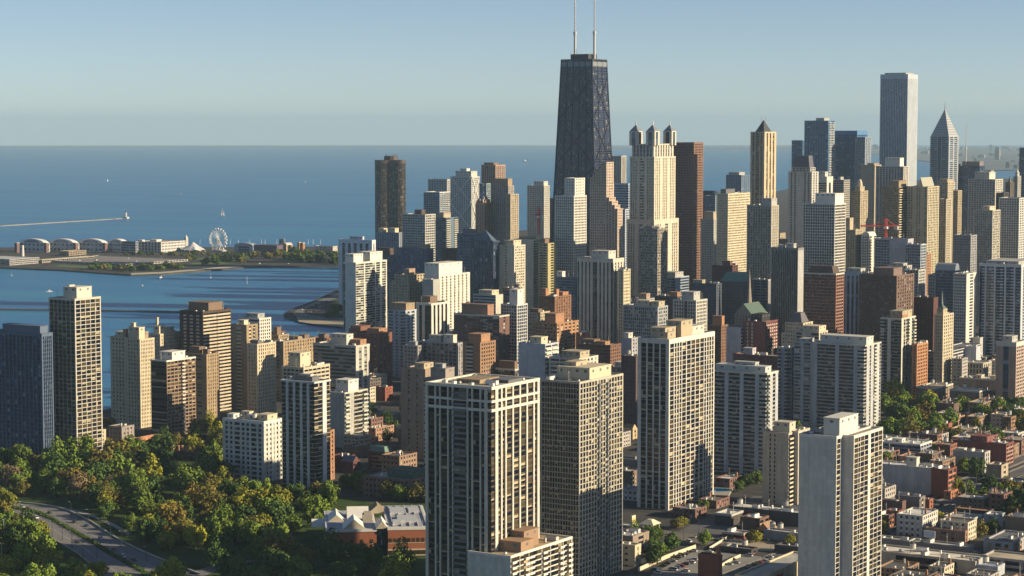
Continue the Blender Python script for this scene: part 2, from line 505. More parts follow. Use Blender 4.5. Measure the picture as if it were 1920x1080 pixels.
def B(label, xl, xc, xr, yt, yb, wall, N, W, band=None, g='d', fh=3.1, cap=1.4, name=None, cat='tower', ext=(), roof=None, roofc=None,
      units=None, win=0, pp=.45, bp=.28, group=None, balc=None, capc=None, base=0, kind=None, ret=False, crown=()):
    D = ground(xc, yb).dot(F)
    C = at(xc, yt, D)
    w = max(4.0, solve_side(C, EAST, xl))
    d = max(4.0, solve_side(C, SOUTH, xr))
    Hh = C.z
    name = name or ('apartment_tower' if Hh > 35 else 'apartment_building' if Hh > 13 else 'house')
    root = thing(name, label, cat, (C.x, C.y, 0), group)
    if kind: root['kind'] = kind
    FOOT.append((C.x - 2, C.x + w + 2, C.y - d - 2, C.y + 2))
    wm = mat(wall, .85, .22, .35, streak=True)
    bm = mat(band or wall, .85, .22, .35, streak=True)
    cm = mat(capc, .8, .1, .3) if capc else wm
    balm = mat(balc, .7) if balc else None
    gm = GL[g] if isinstance(g, str) else g
    rm = mat(roofc or GRAVEL, .95, .38, .09)
    rfo = volume(root, 0, w, -d, 0, -3, Hh, wm, bm, gm, N, W, fh, cap, pp, bp, win, rm, cm, balm, base, crown)
    pxm = D / FPX
    occ = []
    for q in ext:
        a0, a1, b0, b1, dh = q[:5]
        dh *= pxm
        c_ = q[5] if len(q) > 5 and q[5] else wall
        X0, X1 = w * (1 - a1), w * (1 - a0)
        Y0, Y1 = -d * b1, -d * b0
        zz0, zz1 = (Hh - 1.0, Hh + dh) if (0 <= a0 and a1 <= 1 and b0 >= 0 and b1 <= 1 and dh > 0) else (-3, Hh + dh)
        if dh > 0 and zz0 > 0: occ.append((X0, X1, Y0, Y1))
        if len(q) > 6 and q[6]:
            volume(root, X0, X1, Y0, Y1, zz0, zz1, mat(c_, .85, .22, .35, streak=True), bm if not (len(q) > 5 and q[5]) else mat(c_, .85, .22, .35, streak=True), gm,
                   q[6][0], q[6][1], fh, cap if zz0 < 0 else 1.0, pp if zz0 < 0 else .3, bp if zz0 < 0 else .2, q[7] if len(q) > 7 else 0, rm, balc=balm)
        else:
            p = MB()
            p.box(X0, X1, Y0, Y1, zz0, zz1 - .5, 0)
            p.box(X0 - .25, X1 + .25, Y0 - .25, Y1 + .25, zz1 - .5, zz1, 0, bottom=True)
            ww, dd = X1 - X0, Y1 - Y0
            for kx in range(int(min(4, ww // 5))):
                xx = X0 + ww * (kx + .5) / max(1, int(min(4, ww // 5)))
                p.box(xx - .9, xx + .9, Y1, Y1 + .08, zz1 - 2.6, zz1 - 1.2, 1)
            for kx in range(int(min(3, dd // 6))):
                yy = Y0 + dd * (kx + .5) / max(1, int(min(3, dd // 6)))
                p.box(X0 - .08, X0, yy - .9, yy + .9, zz1 - 2.6, zz1 - 1.2, 1)
            p.build('penthouse' if zz0 > 0 else 'wing', [mat(c_, .85, .1, .3), mat(DGR, .6)], root)
    if roof:
        kind_, dh, rc = roof[:3]
        sh = roof[4] if len(roof) > 4 else 0
        X0, X1, Y0, Y1 = w * sh, w * (1 - sh), -d * (1 - sh), -d * sh
        if len(roof) > 5: X0, X1, Y0, Y1 = w * (1 - roof[5][1]), w * (1 - roof[5][0]), -d * roof[5][3], -d * roof[5][2]
        zb_ = Hh + .01 + (roof[6] * pxm if len(roof) > 6 else 0)
        roof_shape(root, kind_, X0, X1, Y0, Y1, zb_ - .02, dh * pxm, [mat(rc, .6, .15, .4), wm], roof[3] if len(roof) > 3 and roof[3] else .3)
        occ.append((X0, X1, Y0, Y1))
    nu = units if units is not None else (9 if D < 1700 else 6 if D < 2200 else 3 if D < 2700 else 0)
    UR = random.Random(int(xl * 7 + yb))
    t = 0
    while nu > 0 and t < 60:
        t += 1
        k = UR.choice((0, 0, 1, 2, 2, 3, 4, 5, 5, 6 if Hh < 75 else 5, 7))
        ux, uy = UR.uniform(3, w - 3) if w > 7 else w / 2, -UR.uniform(3, d - 3) if d > 7 else -d / 2
        if any(o[0] - 3 < ux < o[1] + 3 and o[2] - 2 < uy < o[3] + 2 for o in occ): continue
        put('roof_unit', roof_unit_mesh(k), rfo, (ux, uy, Hh - .85), UR.choice((0, math.pi / 2)))
        occ.append((ux - 2, ux + 2, uy - 2, uy + 2))
        nu -= 1
    if ret: return root, w, d, Hh, D, pxm
    return root

# ================================================================ THE TOWERS
# left shore row
B('blue grey slab tower with thin white piers at the left edge', -70, 78, 96, 625, 872, BLU, (20, .28, .25), (5, .25, .3), band=(.07, .10, .16), g='b', fh=3.0, cap=2.5,
  ext=[(.5, .97, .1, .9, 13, (.12, .16, .24))], win=0, pp=.7)
B('tall white gridded tower with dark panes on the lake shore at left', 93, 140, 187, 560, 868, OFF, (6, .09, .09), (5, .10, .16), g='k', fh=3.05, cap=1.6,
  ext=[(.45, .98, .1, .7, 21, OFF), (.5, .6, .2, .4, 24, OFF)], win=60, pp=.5, bp=.4, roofc=WROOF, units=2)
B('pale beige old apartment block with chimneys between gridded tower and striped brown tower', 208, 236, 252, 632, 800, CRM, (4, .6, .5), (3, .6, .5), g='r', fh=3.2, name='apartment_block', cat='building',
  ext=[(.2, .7, .2, .8, 9), (.75, .95, .1, .4, 15, TAN)], units=2)
B('tall pale beige block with stepped roof turrets, its west side golden', 238, 262, 288, 636, 803, CRM, (4, .55, .5), (8, .55, .45), g='r', name='apartment_block', cat='building',
  ext=[(.1, .9, .05, .45, 22), (.3, .7, .5, .9, 12, TAN), (.2, .45, .1, .25, 30)], units=1)
B('wide golden beige block topped by a small chimney turret, behind the brick one', 282, 300, 342, 626, 775, CRM, (4, .55, .5), (11, .58, .48), g='r', name='apartment_block', cat='building',
  ext=[(.2, .8, .05, .3, 14), (.35, .5, .1, .16, 30), (.3, .7, .5, .75, 10)], units=1)
B('brown tower with white mullions and white roof edge, a white penthouse on top', 283, 312, 366, 676, 820, (.26, .19, .14), (1, 0, .06, 1), ('|W|nn|W|WB|W|nn|W|', .16, .32), band=(.30, .21, .15), g='r', fh=2.9, cap=1.2, capc=WHT,
  ext=[(.1, .9, .25, .7, 14, WHT)], win=50, pp=.3, balc=OFF)
B('plain brown brick tower in front of the tall striped brown tower', 342, 387, 410, 664, 788, TAN, ('#W#W#', .5, .6), (5, .6, .55), g='r', ext=[(.2, .6, .2, .6, 12, BRN), (.7, .9, .3, .5, 8, BRN)])
B('tallest brown tower by the lake with pale floor bands on its lit side', 338, 380, 432, 584, 776, DBR, ('#W#W#W#', .5, .55), ('|WWWW|WWWW|', .06, .48), band=(.56, .47, .34), g='k', fh=3.0, cap=2.0,
  ext=[(.05, .95, .25, .75, 15, BRN)], win=0)
B('tall beige tower with a dark brown shaded side and fire stairs', 434, 462, 482, 609, 782, TAN, ('#W#', .6, .6), ('|W|B|', .5, .5), band=CRM, g='r', ext=[(.3, .7, .2, .6, 8, CRM)], balc=DGR)
B('golden cream slab tower with rows of square windows beside fire stairs', 464, 482, 516, 645, 786, CRM, (3, .6, .5), (8, .55, .45), g='r', ext=[(.1, .9, .1, .3, 6, DGR)])
B('cream white tower with black square windows behind the golden slab', 452, 486, 507, 597, 742, WHT, ('#WW', .4, .5), (5, .45, .45), g='k', ext=[(.1, .8, .2, .8, 8, GRY)])
B('beige low wide block with corner windows behind the white striped tower', 510, 531, 590, 640, 752, TAN, ('#W#', .5, .5), (12, .55, .5), g='r', name='apartment_block', cat='building', ext=[(.1, .9, .5, .62, 5), (.3, .8, .75, .9, 6, BRN)])
B('brown old block with domed turrets between golden slab and the lake', 508, 522, 541, 628, 735, TAN, (4, .6, .5), (4, .6, .5), g='r', name='apartment_block', cat='building', ext=[(.2, .7, .1, .5, 14, BRN)])
B('pale ornate hotel block with a cornice and iron balconies above the park', 419, 494, 531, 790, 905, (.60, .60, .57), ('|W|W|WW|W|W|WW|W|', .42, .36), ('|W|W|n|W|W|', .6, .5), g='k', fh=3.4, cap=2.2, capc=(.66, .65, .62), name='hotel_block', cat='building',
  ext=[(.05, .2, .1, .4, 8), (.7, .95, .3, .8, 10, CRM), (.4, .6, .4, .7, 7), (.1, .3, .7, .9, 9, CRM)], win=60, pp=.5)
B('black glass tower striped by wide white vertical panels beside the park', 528, 589, 618, 716, 921, (.60, .61, .60), ('WW#WW#WW#WW#WW', .0, .10), ('WW#W', 0, .10), band=OFF, g='k', fh=2.95, cap=1.2,
  ext=[(.25, .8, .3, .75, 7, DGR), (.4, .7, .4, .6, 11, OFF)], win=70, pp=.6, roofc=LGR)
B('cream tower with long floor bands behind the white striped black tower', 530, 569, 617, 689, 835, CRM, (5, .22, .5), (6, .12, .5), g='k', fh=3.1, cap=2.0,
  ext=[(.05, .6, .2, .6, 25, CRM)])
B('grey banded slab with a white windowed end wall and roof box', 588, 667, 692, 648, 792, (.52, .50, .46), ('WWWWWWWWWW|', .05, .52), ('|W#W|', .5, .55), band=(.30, .29, .27), g='t', cap=2.0,
  ext=[(.35, .72, .2, .7, 19, OFF), (.6, .95, .5, .95, 9, ORB)])
B('pale panelled block with white balconies and a big white roof box', 618, 646, 688, 736, 840, LGR, ('|#|#|#|', .04, .04), ('B#WWB', .15, .3), g='t', cap=1.2, capc=OFF,
  ext=[(.1, .95, .2, .65, 22, WHT)], win=40, balc=OFF)
B('small red brick tower seen between white striped tower and panelled block', 616, 619, 624, 806, 900, ORB, (1, .5, .5), (1, .5, .5), units=0)
B('flat red brown block beside the lake curve', 582, 612, 628, 634, 722, RBR, (5, .6, .5), (3, .6, .5), g='r', name='apartment_block', cat='building', ext=[(.4, .8, .2, .7, 7, BRN)])
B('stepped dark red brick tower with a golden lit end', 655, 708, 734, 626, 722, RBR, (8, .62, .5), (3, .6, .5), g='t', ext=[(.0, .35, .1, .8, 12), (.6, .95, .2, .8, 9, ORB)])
B('slim brown tower half hidden behind the dark red stepped one', 655, 694, 704, 618, 700, BRN, (6, .62, .5), (2, .6, .5), g='t')
B('blue shaded tower with a tan roof house beside the striped white one', 728, 760, 780, 582, 708, PBL, ('WB#W#BW', .3, .4), ('|W|nW|', .45, .4), band=OFF, g='b', ext=[(.1, .98, .1, .9, 13, TAN)], balc=LGR)
B('white tower of full height vertical fins, a brown box on its roof', 781, 808, 841, 569, 702, WHT, ('#D#DD', .3, .1), ('#D#D#D#D#', .12, .1), g='k', cap=2, pp=.7, ext=[(-.02 + .1, .7, .2, .6, 12, BRN)])
B('bright white stepped tower with dark vertical window slots', 796, 823, 880, 516, 662, WHT, ('###', .5, .5), ('|W|W|W|W|W|W|W|', .62, .4), g='k', cap=2, ext=[(.0, 1, .0, .76, 22, WHT)])
B('grey wing with flat roof on the shaded side of the white stepped tower', 793, 812, 824, 524, 668, LGR, ('#', .5, .5), ('|', .5, .5), g='k')
B('ornate beige residential block with curved bays', 735, 766, 803, 527, 655, BGE, (5, .55, .45), (7, .5, .45), g='t', fh=3.3, name='apartment_block', cat='building', ext=[(.1, .9, .05, .95, 11, BGE, ((4, .5, .4), (6, .5, .4))), (.5, .8, .2, .5, 22, PNK), (-.25, 0, .1, .9, -6, BGE, ((2, .5, .4), (4, .5, .4)))])
B('bright white gridded tower with dotted solid strips at the lake curve', 644, 667, 725, 492, 640, WHT, ('n###', .2, .05), ('WWWWrWWWWWrWW#WWr', .1, .24), g='t', fh=2.75, cap=2.0,
  ext=[(.0, .7, .05, .35, 15, WHT), (.0, .9, .5, .9, 17, WHT)], pp=.3)
B('pale blue tower with deep white piers behind the bright gridded one', 637, 697, 702, 450, 592, (.62, .66, .7), ('#W#W#nn#W#W#', .5, .06), ('|W|', .5, .1), g='k', cap=5, pp=1.2, ext=[(.3, .7, .2, .8, 6, PBL)])
B('glassy blue white office slab with fine floor grid right of the curved dark tower', 755, 797, 816, 402, 562, OFF, (9, .10, .42), (5, .14, .4), g='b', fh=3.6, cap=1.5, ext=[(.4, .7, .3, .7, 8, DBR)])
B('teal glass tower with cream balconies on its lit end', 815, 836, 858, 408, 552, (.12, .18, .24), (5, .12, .15), ('B#B', .3, .4), g='b', ext=[(.1, .7, .1, .7, 9, BGE)], balc=CRM)
B('white and grey tower with square punched windows behind the blue one', 803, 838, 846, 336, 512, LGR, (7, .4, .5), (3, .4, .5), g='b', cap=3)
B('blue shaded low tower with a thin white roof canopy, lit end cream', 795, 824, 845, 360, 522, (.16, .24, .36), (7, .25, .2), (4, .3, .4), band=CRM, g='b', capc=WHT)
xr_ = B('white tower with thin crossed diagonal braces on both sides', 845, 884, 898, 331, 530, (.60, .60, .56), (11, .35, .35), (5, .35, .35), g='b', cap=2, ext=[(.2, .95, .1, .9, 10, OFF), (.4, .7, .2, .6, 15, WHT)], ret=True)
B('brown tower with a deep blue shaded side behind the braced white one', 903, 929, 947, 309, 498, PNK, (6, .5, .5), (5, .5, .4), band=(.20, .17, .2), g='k', cap=3, ext=[(.1, .8, .1, .6, 4, BRN)])
B('slender glassy green tower beside the braced white one', 899, 912, 919, 344, 545, (.3, .36, .36), (3, .2, .3), (3, .2, .3), g='b')
B('grey brown stepped tower with tan roof block', 921, 953, 963, 348, 560, (.36, .32, .28), (8, .5, .45), (3, .5, .45), g='b', ext=[(.15, .95, .1, .9, 13, TAN)])
B('tan gridded tower attached in front of the grey brown stepped one', 950, 957, 972, 364, 562, (.42, .36, .28), (2, .5, .45), (4, .5, .45), g='r')
t_ = B('slender brown tower with steep pointed copper roof and gables', 892, 908, 920, 384, 560, (.42, .30, .21), (4, .55, .35), (4, .6, .35), g='k', cap=1, roof=('pyramid', 30, (.25, .26, .33), .02), ret=True)
B('white tower with fine window grid left of the tallest black tower', 989, 1020, 1030, 348, 530, OFF, (9, .45, .45), (5, .4, .45), g='b', ext=[(.35, .95, .1, .9, 8, OFF)])
B('dark navy tower tucked beside the tallest black tower', 1022, 1038, 1046, 372, 525, (.08, .09, .13), (5, .3, .3), (3, .3, .3), g='k')
B('white tower with square windows in front of the tallest black tower', 1041, 1076, 1099, 367, 622, (.64, .63, .58), (9, .38, .42), (8, .35, .45), g='k', fh=3.3, cap=2, ext=[(.45, .98, .1, .9, 33, WHT, ((3, .6, .6), (4, .6, .6)))])
B('white ribbed tower half behind the slanted roof tower', 1147, 1165, 1173, 292, 520, OFF, (6, .4, .06), (4, .4, .06), g='b', fh=3.5, pp=.8)
B('blue ribbon windowed tower behind the slanted roof tower', 1150, 1178, 1183, 344, 560, (.42, .5, .6), (1, 0, .5, 10), (1, 0, .5, 3), g='b', fh=3.6, cap=3)
B('white and blue low office tower left of the four turret tower', 1158, 1172, 1183, 392, 592, (.5, .55, .62), (5, .25, .4), (4, .25, .4), g='b')
B('smooth dark glass tower in front of the four turret tower', 1199, 1233, 1251, 429, 652, (.34, .30, .25), (14, .22, .3), (7, .3, .3), g='t', cap=1, ext=[(.2, .6, .2, .8, 4, DGR)], pp=.12, bp=.08)
B('tall dark rose granite slab tower right of the four turret tower', 1263, 1301, 1318, 267, 580, (.24, .14, .10), (12, .45, .4), (6, .42, .42), g='k', fh=3.5, cap=2)
B('slim white edged tower at the foot of the rose granite slab', 1315, 1338, 1345, 411, 592, LGR, (7, .45, .45), (2, .6, .6), g='b', ext=[(.2, .95, .1, .9, 14, BGE)])
B('low blue glass tower right of the rose granite slab', 1322, 1341, 1350, 367, 540, (.2, .26, .34), (5, .3, .4), (3, .3, .4), g='b')
B('dark low roofed tower behind the blue glass one', 1316, 1340, 1346, 358, 528, (.05, .07, .11), (5, .3, .4), (2, .3, .4), g='k')
B('golden slab tower covered in a fine pale grid', 1345, 1365, 1406, 363, 632, (.60, .54, .40), (9, .5, .4), (20, .35, .45), g='r', fh=3.0, cap=1.5, ext=[(.1, .6, .1, .5, 8, DGR)], pp=.25, bp=.3)
B('broad blue apartment tower behind the golden fine grid slab', 1362, 1390, 1405, 328, 502, (.16, .22, .32), (8, .3, .4), (4, .3, .4), g='b', ext=[(.1, .8, .1, .8, 5, LGR)])
pk = B('slender beige tower with steep dark pyramid roof', 1409, 1433, 1454, 247, 586, (.55, .46, .32), ('|W|WW|W|', .45, .3), ('|W|W|W|', .55, .12), band=(.36, .3, .22), g='r', fh=3.6, cap=2, pp=.9, roof=('pyramid', 22, (.05, .055, .065), .02, .16), ret=True)
B('ribbed beige grey tower with flat pale roof block below the pyramid roofed tower', 1402, 1446, 1459, 385, 655, (.42, .39, .33), (9, .4, .25), (3, .6, .4), g='t', ext=[(.55, .98, .1, .9, 13, LGR), (-.0 + .0, .35, .1, .9, -10, (.42, .39, .33))], pp=.6)
B('dark pinstriped tower with a bright blank white end wall', 1447, 1496, 1506, 465, 682, (.40, .40, .40), (14, .18, .10), ('##', .5, .1), band=BLK, g='k', cap=2.5, pp=.5, capc=(.2, .2, .2), ext=[(.5, .8, .2, .7, 8, LGR), (.2, .4, .2, .7, 5, OFF)])
B('white egg crate gridded tower with tall white roof block', 1506, 1565, 1585, 382, 672, WHT, (13, .22, .26), (8, .14, .3), g='k', fh=3.1, cap=1.5, ext=[(.35, .98, .1, .9, 19, WHT)], pp=.5, bp=.42)
B('pale grey stepped tower crowned by a dark mansard roof', 1479, 1522, 1534, 322, 605, (.50, .49, .46), ('|W|W|!|W|W|', .55, .35), ('|W|W|', .55, .4), g='k', roof=('mansard', 30, (.10, .10, .13), .78, .12), ext=[(.1, .9, .1, .9, 8, LGR, ((5, .4, .5), (3, .4, .5)))])
B('rounded white tower with dark strips right of the mansard roofed one', 1530, 1550, 1561, 331, 592, (.62, .6, .55), ('WW', .3, .3), ('#D#', .3, .3), g='k', cap=8, ext=[(.2, .8, .1, .6, 9, OFF)])
B('tall blue glass tower with white balcony edges at right of the pyramid roofed tower', 1509, 1553, 1565, 226, 480, (.07, .19, .38), (9, .12, .14), ('|B|B|', .2, .3), g='b', fh=3.2, ext=[(.45, .8, .1, .9, 5, LGR)], balc=OFF)
B('narrow pale blue tower peeping out left of the tall glass one', 1485, 1505, 1509, 263, 470, (.14, .28, .44), (5, .12, .2), (2, .12, .2), g='b')
B('wide flat blue glass office tower with blank top band', 1565, 1607, 1626, 245, 476, (.09, .23, .44), (12, .08, .2), (5, .1, .2), g='b', fh=4, cap=8)
B('lower blue glass tower with beige side attached to the wide blue one', 1604, 1622, 1633, 257, 480, (.26, .30, .36), (5, .1, .2), (3, .5, .3), g='b')
B('tallest white tower of narrow full height ribs at right', 1652, 1702, 1720, 139, 466, (.48, .53, .60), (16, .36, .0), (13, .75, .0), g=glass((.06, .11, .21), .08), fh=4, cap=9, pp=1.0, ext=[(.1, .9, .1, .9, 3, LGR)])  # white ribs and panes tinted with the blue of their shaded side
B('grey beige old tower left of the gridded white penthouse tower', 1615, 1640, 1652, 309, 502, BGE, (6, .55, .5), (3, .55, .5), g='b', ext=[(.4, .9, .1, .9, 3, TAN)])
B('white gridded tower with penthouse below the tallest white ribbed tower', 1643, 1694, 1703, 312, 542, OFF, (9, .3, .35), (3, .4, .4), g='k', ext=[(.3, .85, .1, .9, 16, WHT)])
B('tan tower with stacked balconies at its lit edge', 1654, 1685, 1703, 350, 602, (.33, .26, .18), (8, .4, .45), ('BB', .2, .3), g='r', ext=[(.4, .95, .1, .9, 11, TAN)], balc=CRM)
B('beige old tower with a round golden dome on top', 1597, 1613, 1627, 358, 560, BGE, (4, .55, .45), (4, .55, .45), g='t', roof=('dome', 14, CRM, .3, .2, (.2, .8, .2, .8), 8), ext=[(.2, .8, .2, .8, 8, BGE)])
B('dark windowed tower with a cream gridded end behind the egg crate tower', 1555, 1582, 1593, 337, 562, (.3, .3, .3), (6, .3, .4), (5, .4, .4), band=CRM, g='k', ext=[(.5, .7, .2, .7, 5, LGR)])
B('beige ribbed tower with twin pointed gable crowns', 1702, 1739, 1760, 350, 602, (.52, .46, .33), ('|W|W|!|W|W|!|W|', .45, .4), (7, .42, .4), g='t', pp=.6, roof=('gabley', 17, (.35, .35, .28), .3, 0, (.5, .78, 0, 1)))
B('beige stepped tower just right of the twin gabled tower', 1758, 1777, 1789, 341, 572, (.50, .44, .33), (4, .5, .4), (5, .5, .4), g='t', ext=[(.1, .9, .1, .9, 5, BGE)])
B('lower beige tower in front of the stepped one beside the twin gables', 1760, 1774, 1783, 373, 595, (.46, .41, .32), (3, .5, .4), (4, .5, .4), g='t')
B('small beige slim tower right of the beige stepped towers', 1788, 1796, 1803, 357, 592, BGE, (2, .5, .4), (4, .5, .4), g='t')
B('broad navy glass tower with dark crown below the thin antenna mast', 1776, 1837, 1846, 311, 470, (.04, .07, .15), (16, .2, .1), (3, .2, .1), g='b', fh=4, ext=[(.45, .98, .1, .9, 8, (.22, .18, .17)), (.1, .3, .1, .9, 3, DGR)])
B('cream slender tower rising behind the navy glass tower', 1844, 1858, 1865, 320, 478, OFF, (3, .5, .4), (3, .5, .4), g='b')
B('white blue gridded tower with roof block beside the navy glass tower', 1816, 1866, 1880, 336, 562, OFF, (10, .3, .4), (4, .4, .4), g='b', ext=[(.2, .75, .1, .9, 13, OFF)])
B('beige grey slab tower with a cream lit side near the right edge', 1827, 1861, 1875, 394, 612, (.46, .43, .37), (9, .4, .35), (5, .4, .3), g='t', ext=[(.4, .8, .1, .9, 7, CRM)])
B('dark brown tower behind the beige grey slab', 1853, 1882, 1891, 361, 562, (.09, .08, .09), (6, .3, .3), (3, .3, .3), g='k')
B('white and blue apartment tower at the right edge above the long roof units', 1874, 1911, 1926, 371, 592, (.58, .58, .55), (8, .3, .35), (4, .4, .4), g='b')
B('dark old tower with narrow pointed top near right edge', 1886, 1894, 1901, 342, 520, (.14, .12, .10), (3, .5, .4), (3, .5, .4), g='k', roof=('pyramid', 12, (.12, .11, .1), .02, .25), ext=[(.25, .75, .25, .75, 1)])
B('pale grey old tower with narrow rounded crown near right edge', 1901, 1908, 1914, 330, 515, LGR, (3, .5, .4), (3, .5, .4), g='k', ext=[(.2, .8, .2, .8, 7, LGR)], roof=('pyramid', 6, OFF, .1, .3, (.3, .7, .3, .7), 7))
B('tall dark blue glass tower cut by the right edge', 1912, 1936, 1950, 277, 478, (.06, .10, .17), (8, .15, .15), (4, .15, .15), g='b')
B('beige old tower with carved top behind the white barrel roofed tower', 1584, 1604, 1617, 431, 645, BGE, (4, .6, .45), (4, .6, .4), g='t', ext=[(.0, .4, .1, .6, 22, BGE)])
B('white banded tower with a rounded barrel roof', 1616, 1630, 1642, 441, 646, (.66, .63, .55), (3, .4, .45), ('B#B', .3, .4), g='k', roof=('barrely', 6, WHT), balc=WHT)
B('broad blue glass block with a blank grey central wall', 1641, 1702, 1712, 448, 652, (.40, .42, .48), ('|W|W|W|W|W#######', .12, .3), ('###', .3, .3), g='b', cap=2)
B('blue glass tower with pale floor edges beside the blank grey wall', 1698, 1726, 1736, 458, 655, (.42, .46, .5), (7, .12, .2), (4, .2, .3), g='b')
B('narrow orange brick tower right of the blue glass one', 1731, 1737, 1745, 476, 640, ORB, (2, .5, .5), (3, .5, .5), g='r')
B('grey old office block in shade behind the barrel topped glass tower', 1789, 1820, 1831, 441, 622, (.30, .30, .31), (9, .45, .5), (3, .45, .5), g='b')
B('dark blue glass tower with a pale barrel vault on the roof', 1754, 1791, 1799, 507, 682, (.2, .23, .3), (9, .15, .3), (3, .5, .5), g='b', roof=('barrelx', 13, LGR), cap=1)
B('white gridded wing beside the barrel topped glass tower', 1789, 1812, 1830, 513, 692, (.62, .6, .54), (6, .3, .45), ('#W#', .5, .45), g='b')
B('grey low shoulder tower left of the barrel topped glass tower', 1741, 1754, 1760, 515, 680, (.38, .36, .34), (3, .4, .45), (2, .4, .45), g='b')
B('large slate blue tower of white piers near the right edge', 1838, 1914, 1948, 496, 690, (.56, .59, .62), ('DB|WWB|WWBn|WWB|WW', .4, .14), ('|B|W|B|', .35, .3), g='b', cap=3, balc=(.5, .53, .58), ext=[(.1, .9, .1, .9, 5, LGR)], pp=.8, base=14)
B('dark brown brick tower with orange lit edge and truncated roof', 1508, 1567, 1582, 513, 735, RBR, (9, .4, .35), (4, .35, .4), band=(.36, .25, .2), g='k', fh=3.0, capc=OFF, roof=('mansard', 13, DBR, .85, .1))
B('tower of white and navy vertical stripes between two brown brick towers', 1581, 1626, 1640, 512, 702, (.44, .5, .6), ('D|D|D|D|D|D', .45, .05), ('|W|', .5, .3), g='k', cap=3, ext=[(.15, .7, .1, .7, 8, LGR)])
B('massive brown brick tower with rosy lit end', 1612, 1681, 1713, 517, 722, (.17, .11, .09), (16, .55, .45), (7, .5, .45), g='t', fh=3.0, ext=[(.3, .85, .15, .65, 13, (.2, .14, .12))])
B('pale grey roof block tower behind the massive brown brick one', 1665, 1700, 1709, 498, 668, (.44, .42, .4), (6, .5, .5), (2, .5, .5), g='b', ext=[(.2, .8, .1, .9, 4, LGR)])
B('glass and white slim tower right of the massive brown brick one', 1695, 1722, 1734, 506, 676, (.5, .5, .46), (5, .3, .35), (3, .3, .35), g='b')
B('dark maroon plain tower right of the white balcony tower', 1712, 1750, 1758, 558, 712, (.11, .05, .045), (7, .6, .5), ('#', .5, .5), g='k')
B('small stepped cream tower with green pointed turrets', 1753, 1768, 1787, 590, 722, (.55, .49, .36), (3, .6, .5), (5, .5, .45), g='t', roof=('pyramid', 9, GRN, .05, .2, (.1, .9, .1, .5), 10), ext=[(.1, .9, .1, .5, 10, BGE)])
B('tall cream tower bristling with balconies beside the green treetops', 1652, 1690, 1716, 597, 745, (.64, .6, .5), ('BW#WWW', .15, .3), ('#W|WB#WB', .2, .3), band=(.25, .25, .25), g='t', fh=2.9, ext=[(.35, .95, .15, .85, 13, BGE), (.55, .98, .1, .5, 6, ORB)], win=70, balc=OFF)
B('lower pale wing of the wide slab with balconies and grey panels', 1490, 1526, 1540, 641, 806, (.42, .44, .46), ('WW#WW#', .12, .35), (4, .3, .3), g='t', fh=2.85, ext=[(.2, .7, .1, .8, 5, LGR)])
B('wide pale slab tower with grey panels and a white balcony end', 1526, 1622, 1651, 647, 816, (.46, .48, .50), ('#WWWWW#WWWW#BB', .1, .36), ('n#n#B#n', .2, .3), band=(.33, .34, .36), g='t', fh=2.85, cap=1.2, capc=OFF,
  ext=[(.08, .98, .15, .6, 14, (.56, .55, .5))], win=100, balc=OFF, roofc=LGR)
B('cream roofed tower peeping over the wide pale slab', 1493, 1535, 1551, 622, 770, (.52, .48, .4), ('W#WW', .2, .3), (3, .4, .3), g='t', ext=[(.25, .98, .1, .9, 10, CRM)])
B('wide blue grey slab tower with pale panels and swimming pool at its foot', 1338, 1438, 1458, 699, 893, (.46, .49, .53), ('WWW#WWW#WWW#BB', .12, .36), ('B#W#', .2, .3), band=(.33, .34, .36), g='t', fh=2.85, cap=1.6, capc=OFF,
  ext=[(.0, .93, .2, .75, 10, (.5, .52, .5)), (.3, .7, .4, .75, 16, LGR)], win=100, balc=LGR, roofc=LGR)
B('white framed dark tower with egg crate side and three beige roof boxes', 1198, 1254, 1338, 636, 957, WHT, ('!W|W|W|W!', .20, .07), ('|W|n|n|n|W|W|W|W|W|n|n|n|n|', .13, .13), band=(.5, .48, .44), g='k', fh=3.05, cap=3.2,
  ext=[(.3, .8, .05, .28, 20, BGE), (.45, .95, .3, .55, 30, BGE), (.35, .8, .58, .92, 14, OFF), (.5, .9, .0 + .04, .2, 12, BGE)], win=100, pp=.55, bp=.42, roofc=LGR)
B('pale stone tower with cream lit grid and two dark balcony lines', 1016, 1086, 1167, 716, 1098, (.46, .44, .38), (14, .15, .18), ('|W|W|W|W|W|W|B|W|W|B|W|W|W|W|W|', .24, .18), band=(.44, .41, .34), g='t', fh=2.85, cap=1.2,
  ext=[(.1, .98, .25, .75, 22, CRM), (.2, .5, .35, .6, 30, BGE)], win=100, balc=DGR, pp=.35, bp=.3)
B('foreground black glass tower framed by wide white piers and crown arcade', 801, 921, 1008, 725, 1150, (.60, .58, .51), ('|W|n|W|n|BB|n|W|n!n', .17, .28), ('n!n|n|W|W|W|W|n|', .19, .3), band=(.10, .08, .055), g='r', fh=2.9, cap=1.6, pp=.8, bp=.2,
  ext=[(.25, .6, .3, .7, 4, TAN), (.65, .9, .5, .8, 3, DGR)], win=100, balc=(.16, .17, .19), units=12, capc=(.60, .58, .51), crown=((5.4, 1.2), (9.8, 1.4)))
B('low brown panelled block with white frame and balconied lit side in the foreground', 880, 957, 1071, 1042, 1160, (.58, .57, .53), ('|#|#|#|', .1, .12), ('BW|WB|BWW|BW|WWB|WB|', .1, .22), band=WHT, g='r', fh=2.9, cap=1.3,
  ext=[(.05, .75, .38, .62, 30, (.30, .2, .13)), (.35, .95, .2, .4, 18, (.34, .22, .14))], win=60, balc=WHT, roofc=(.42, .31, .19), capc=WHT, kind=None, units=6, name='apartment_tower')
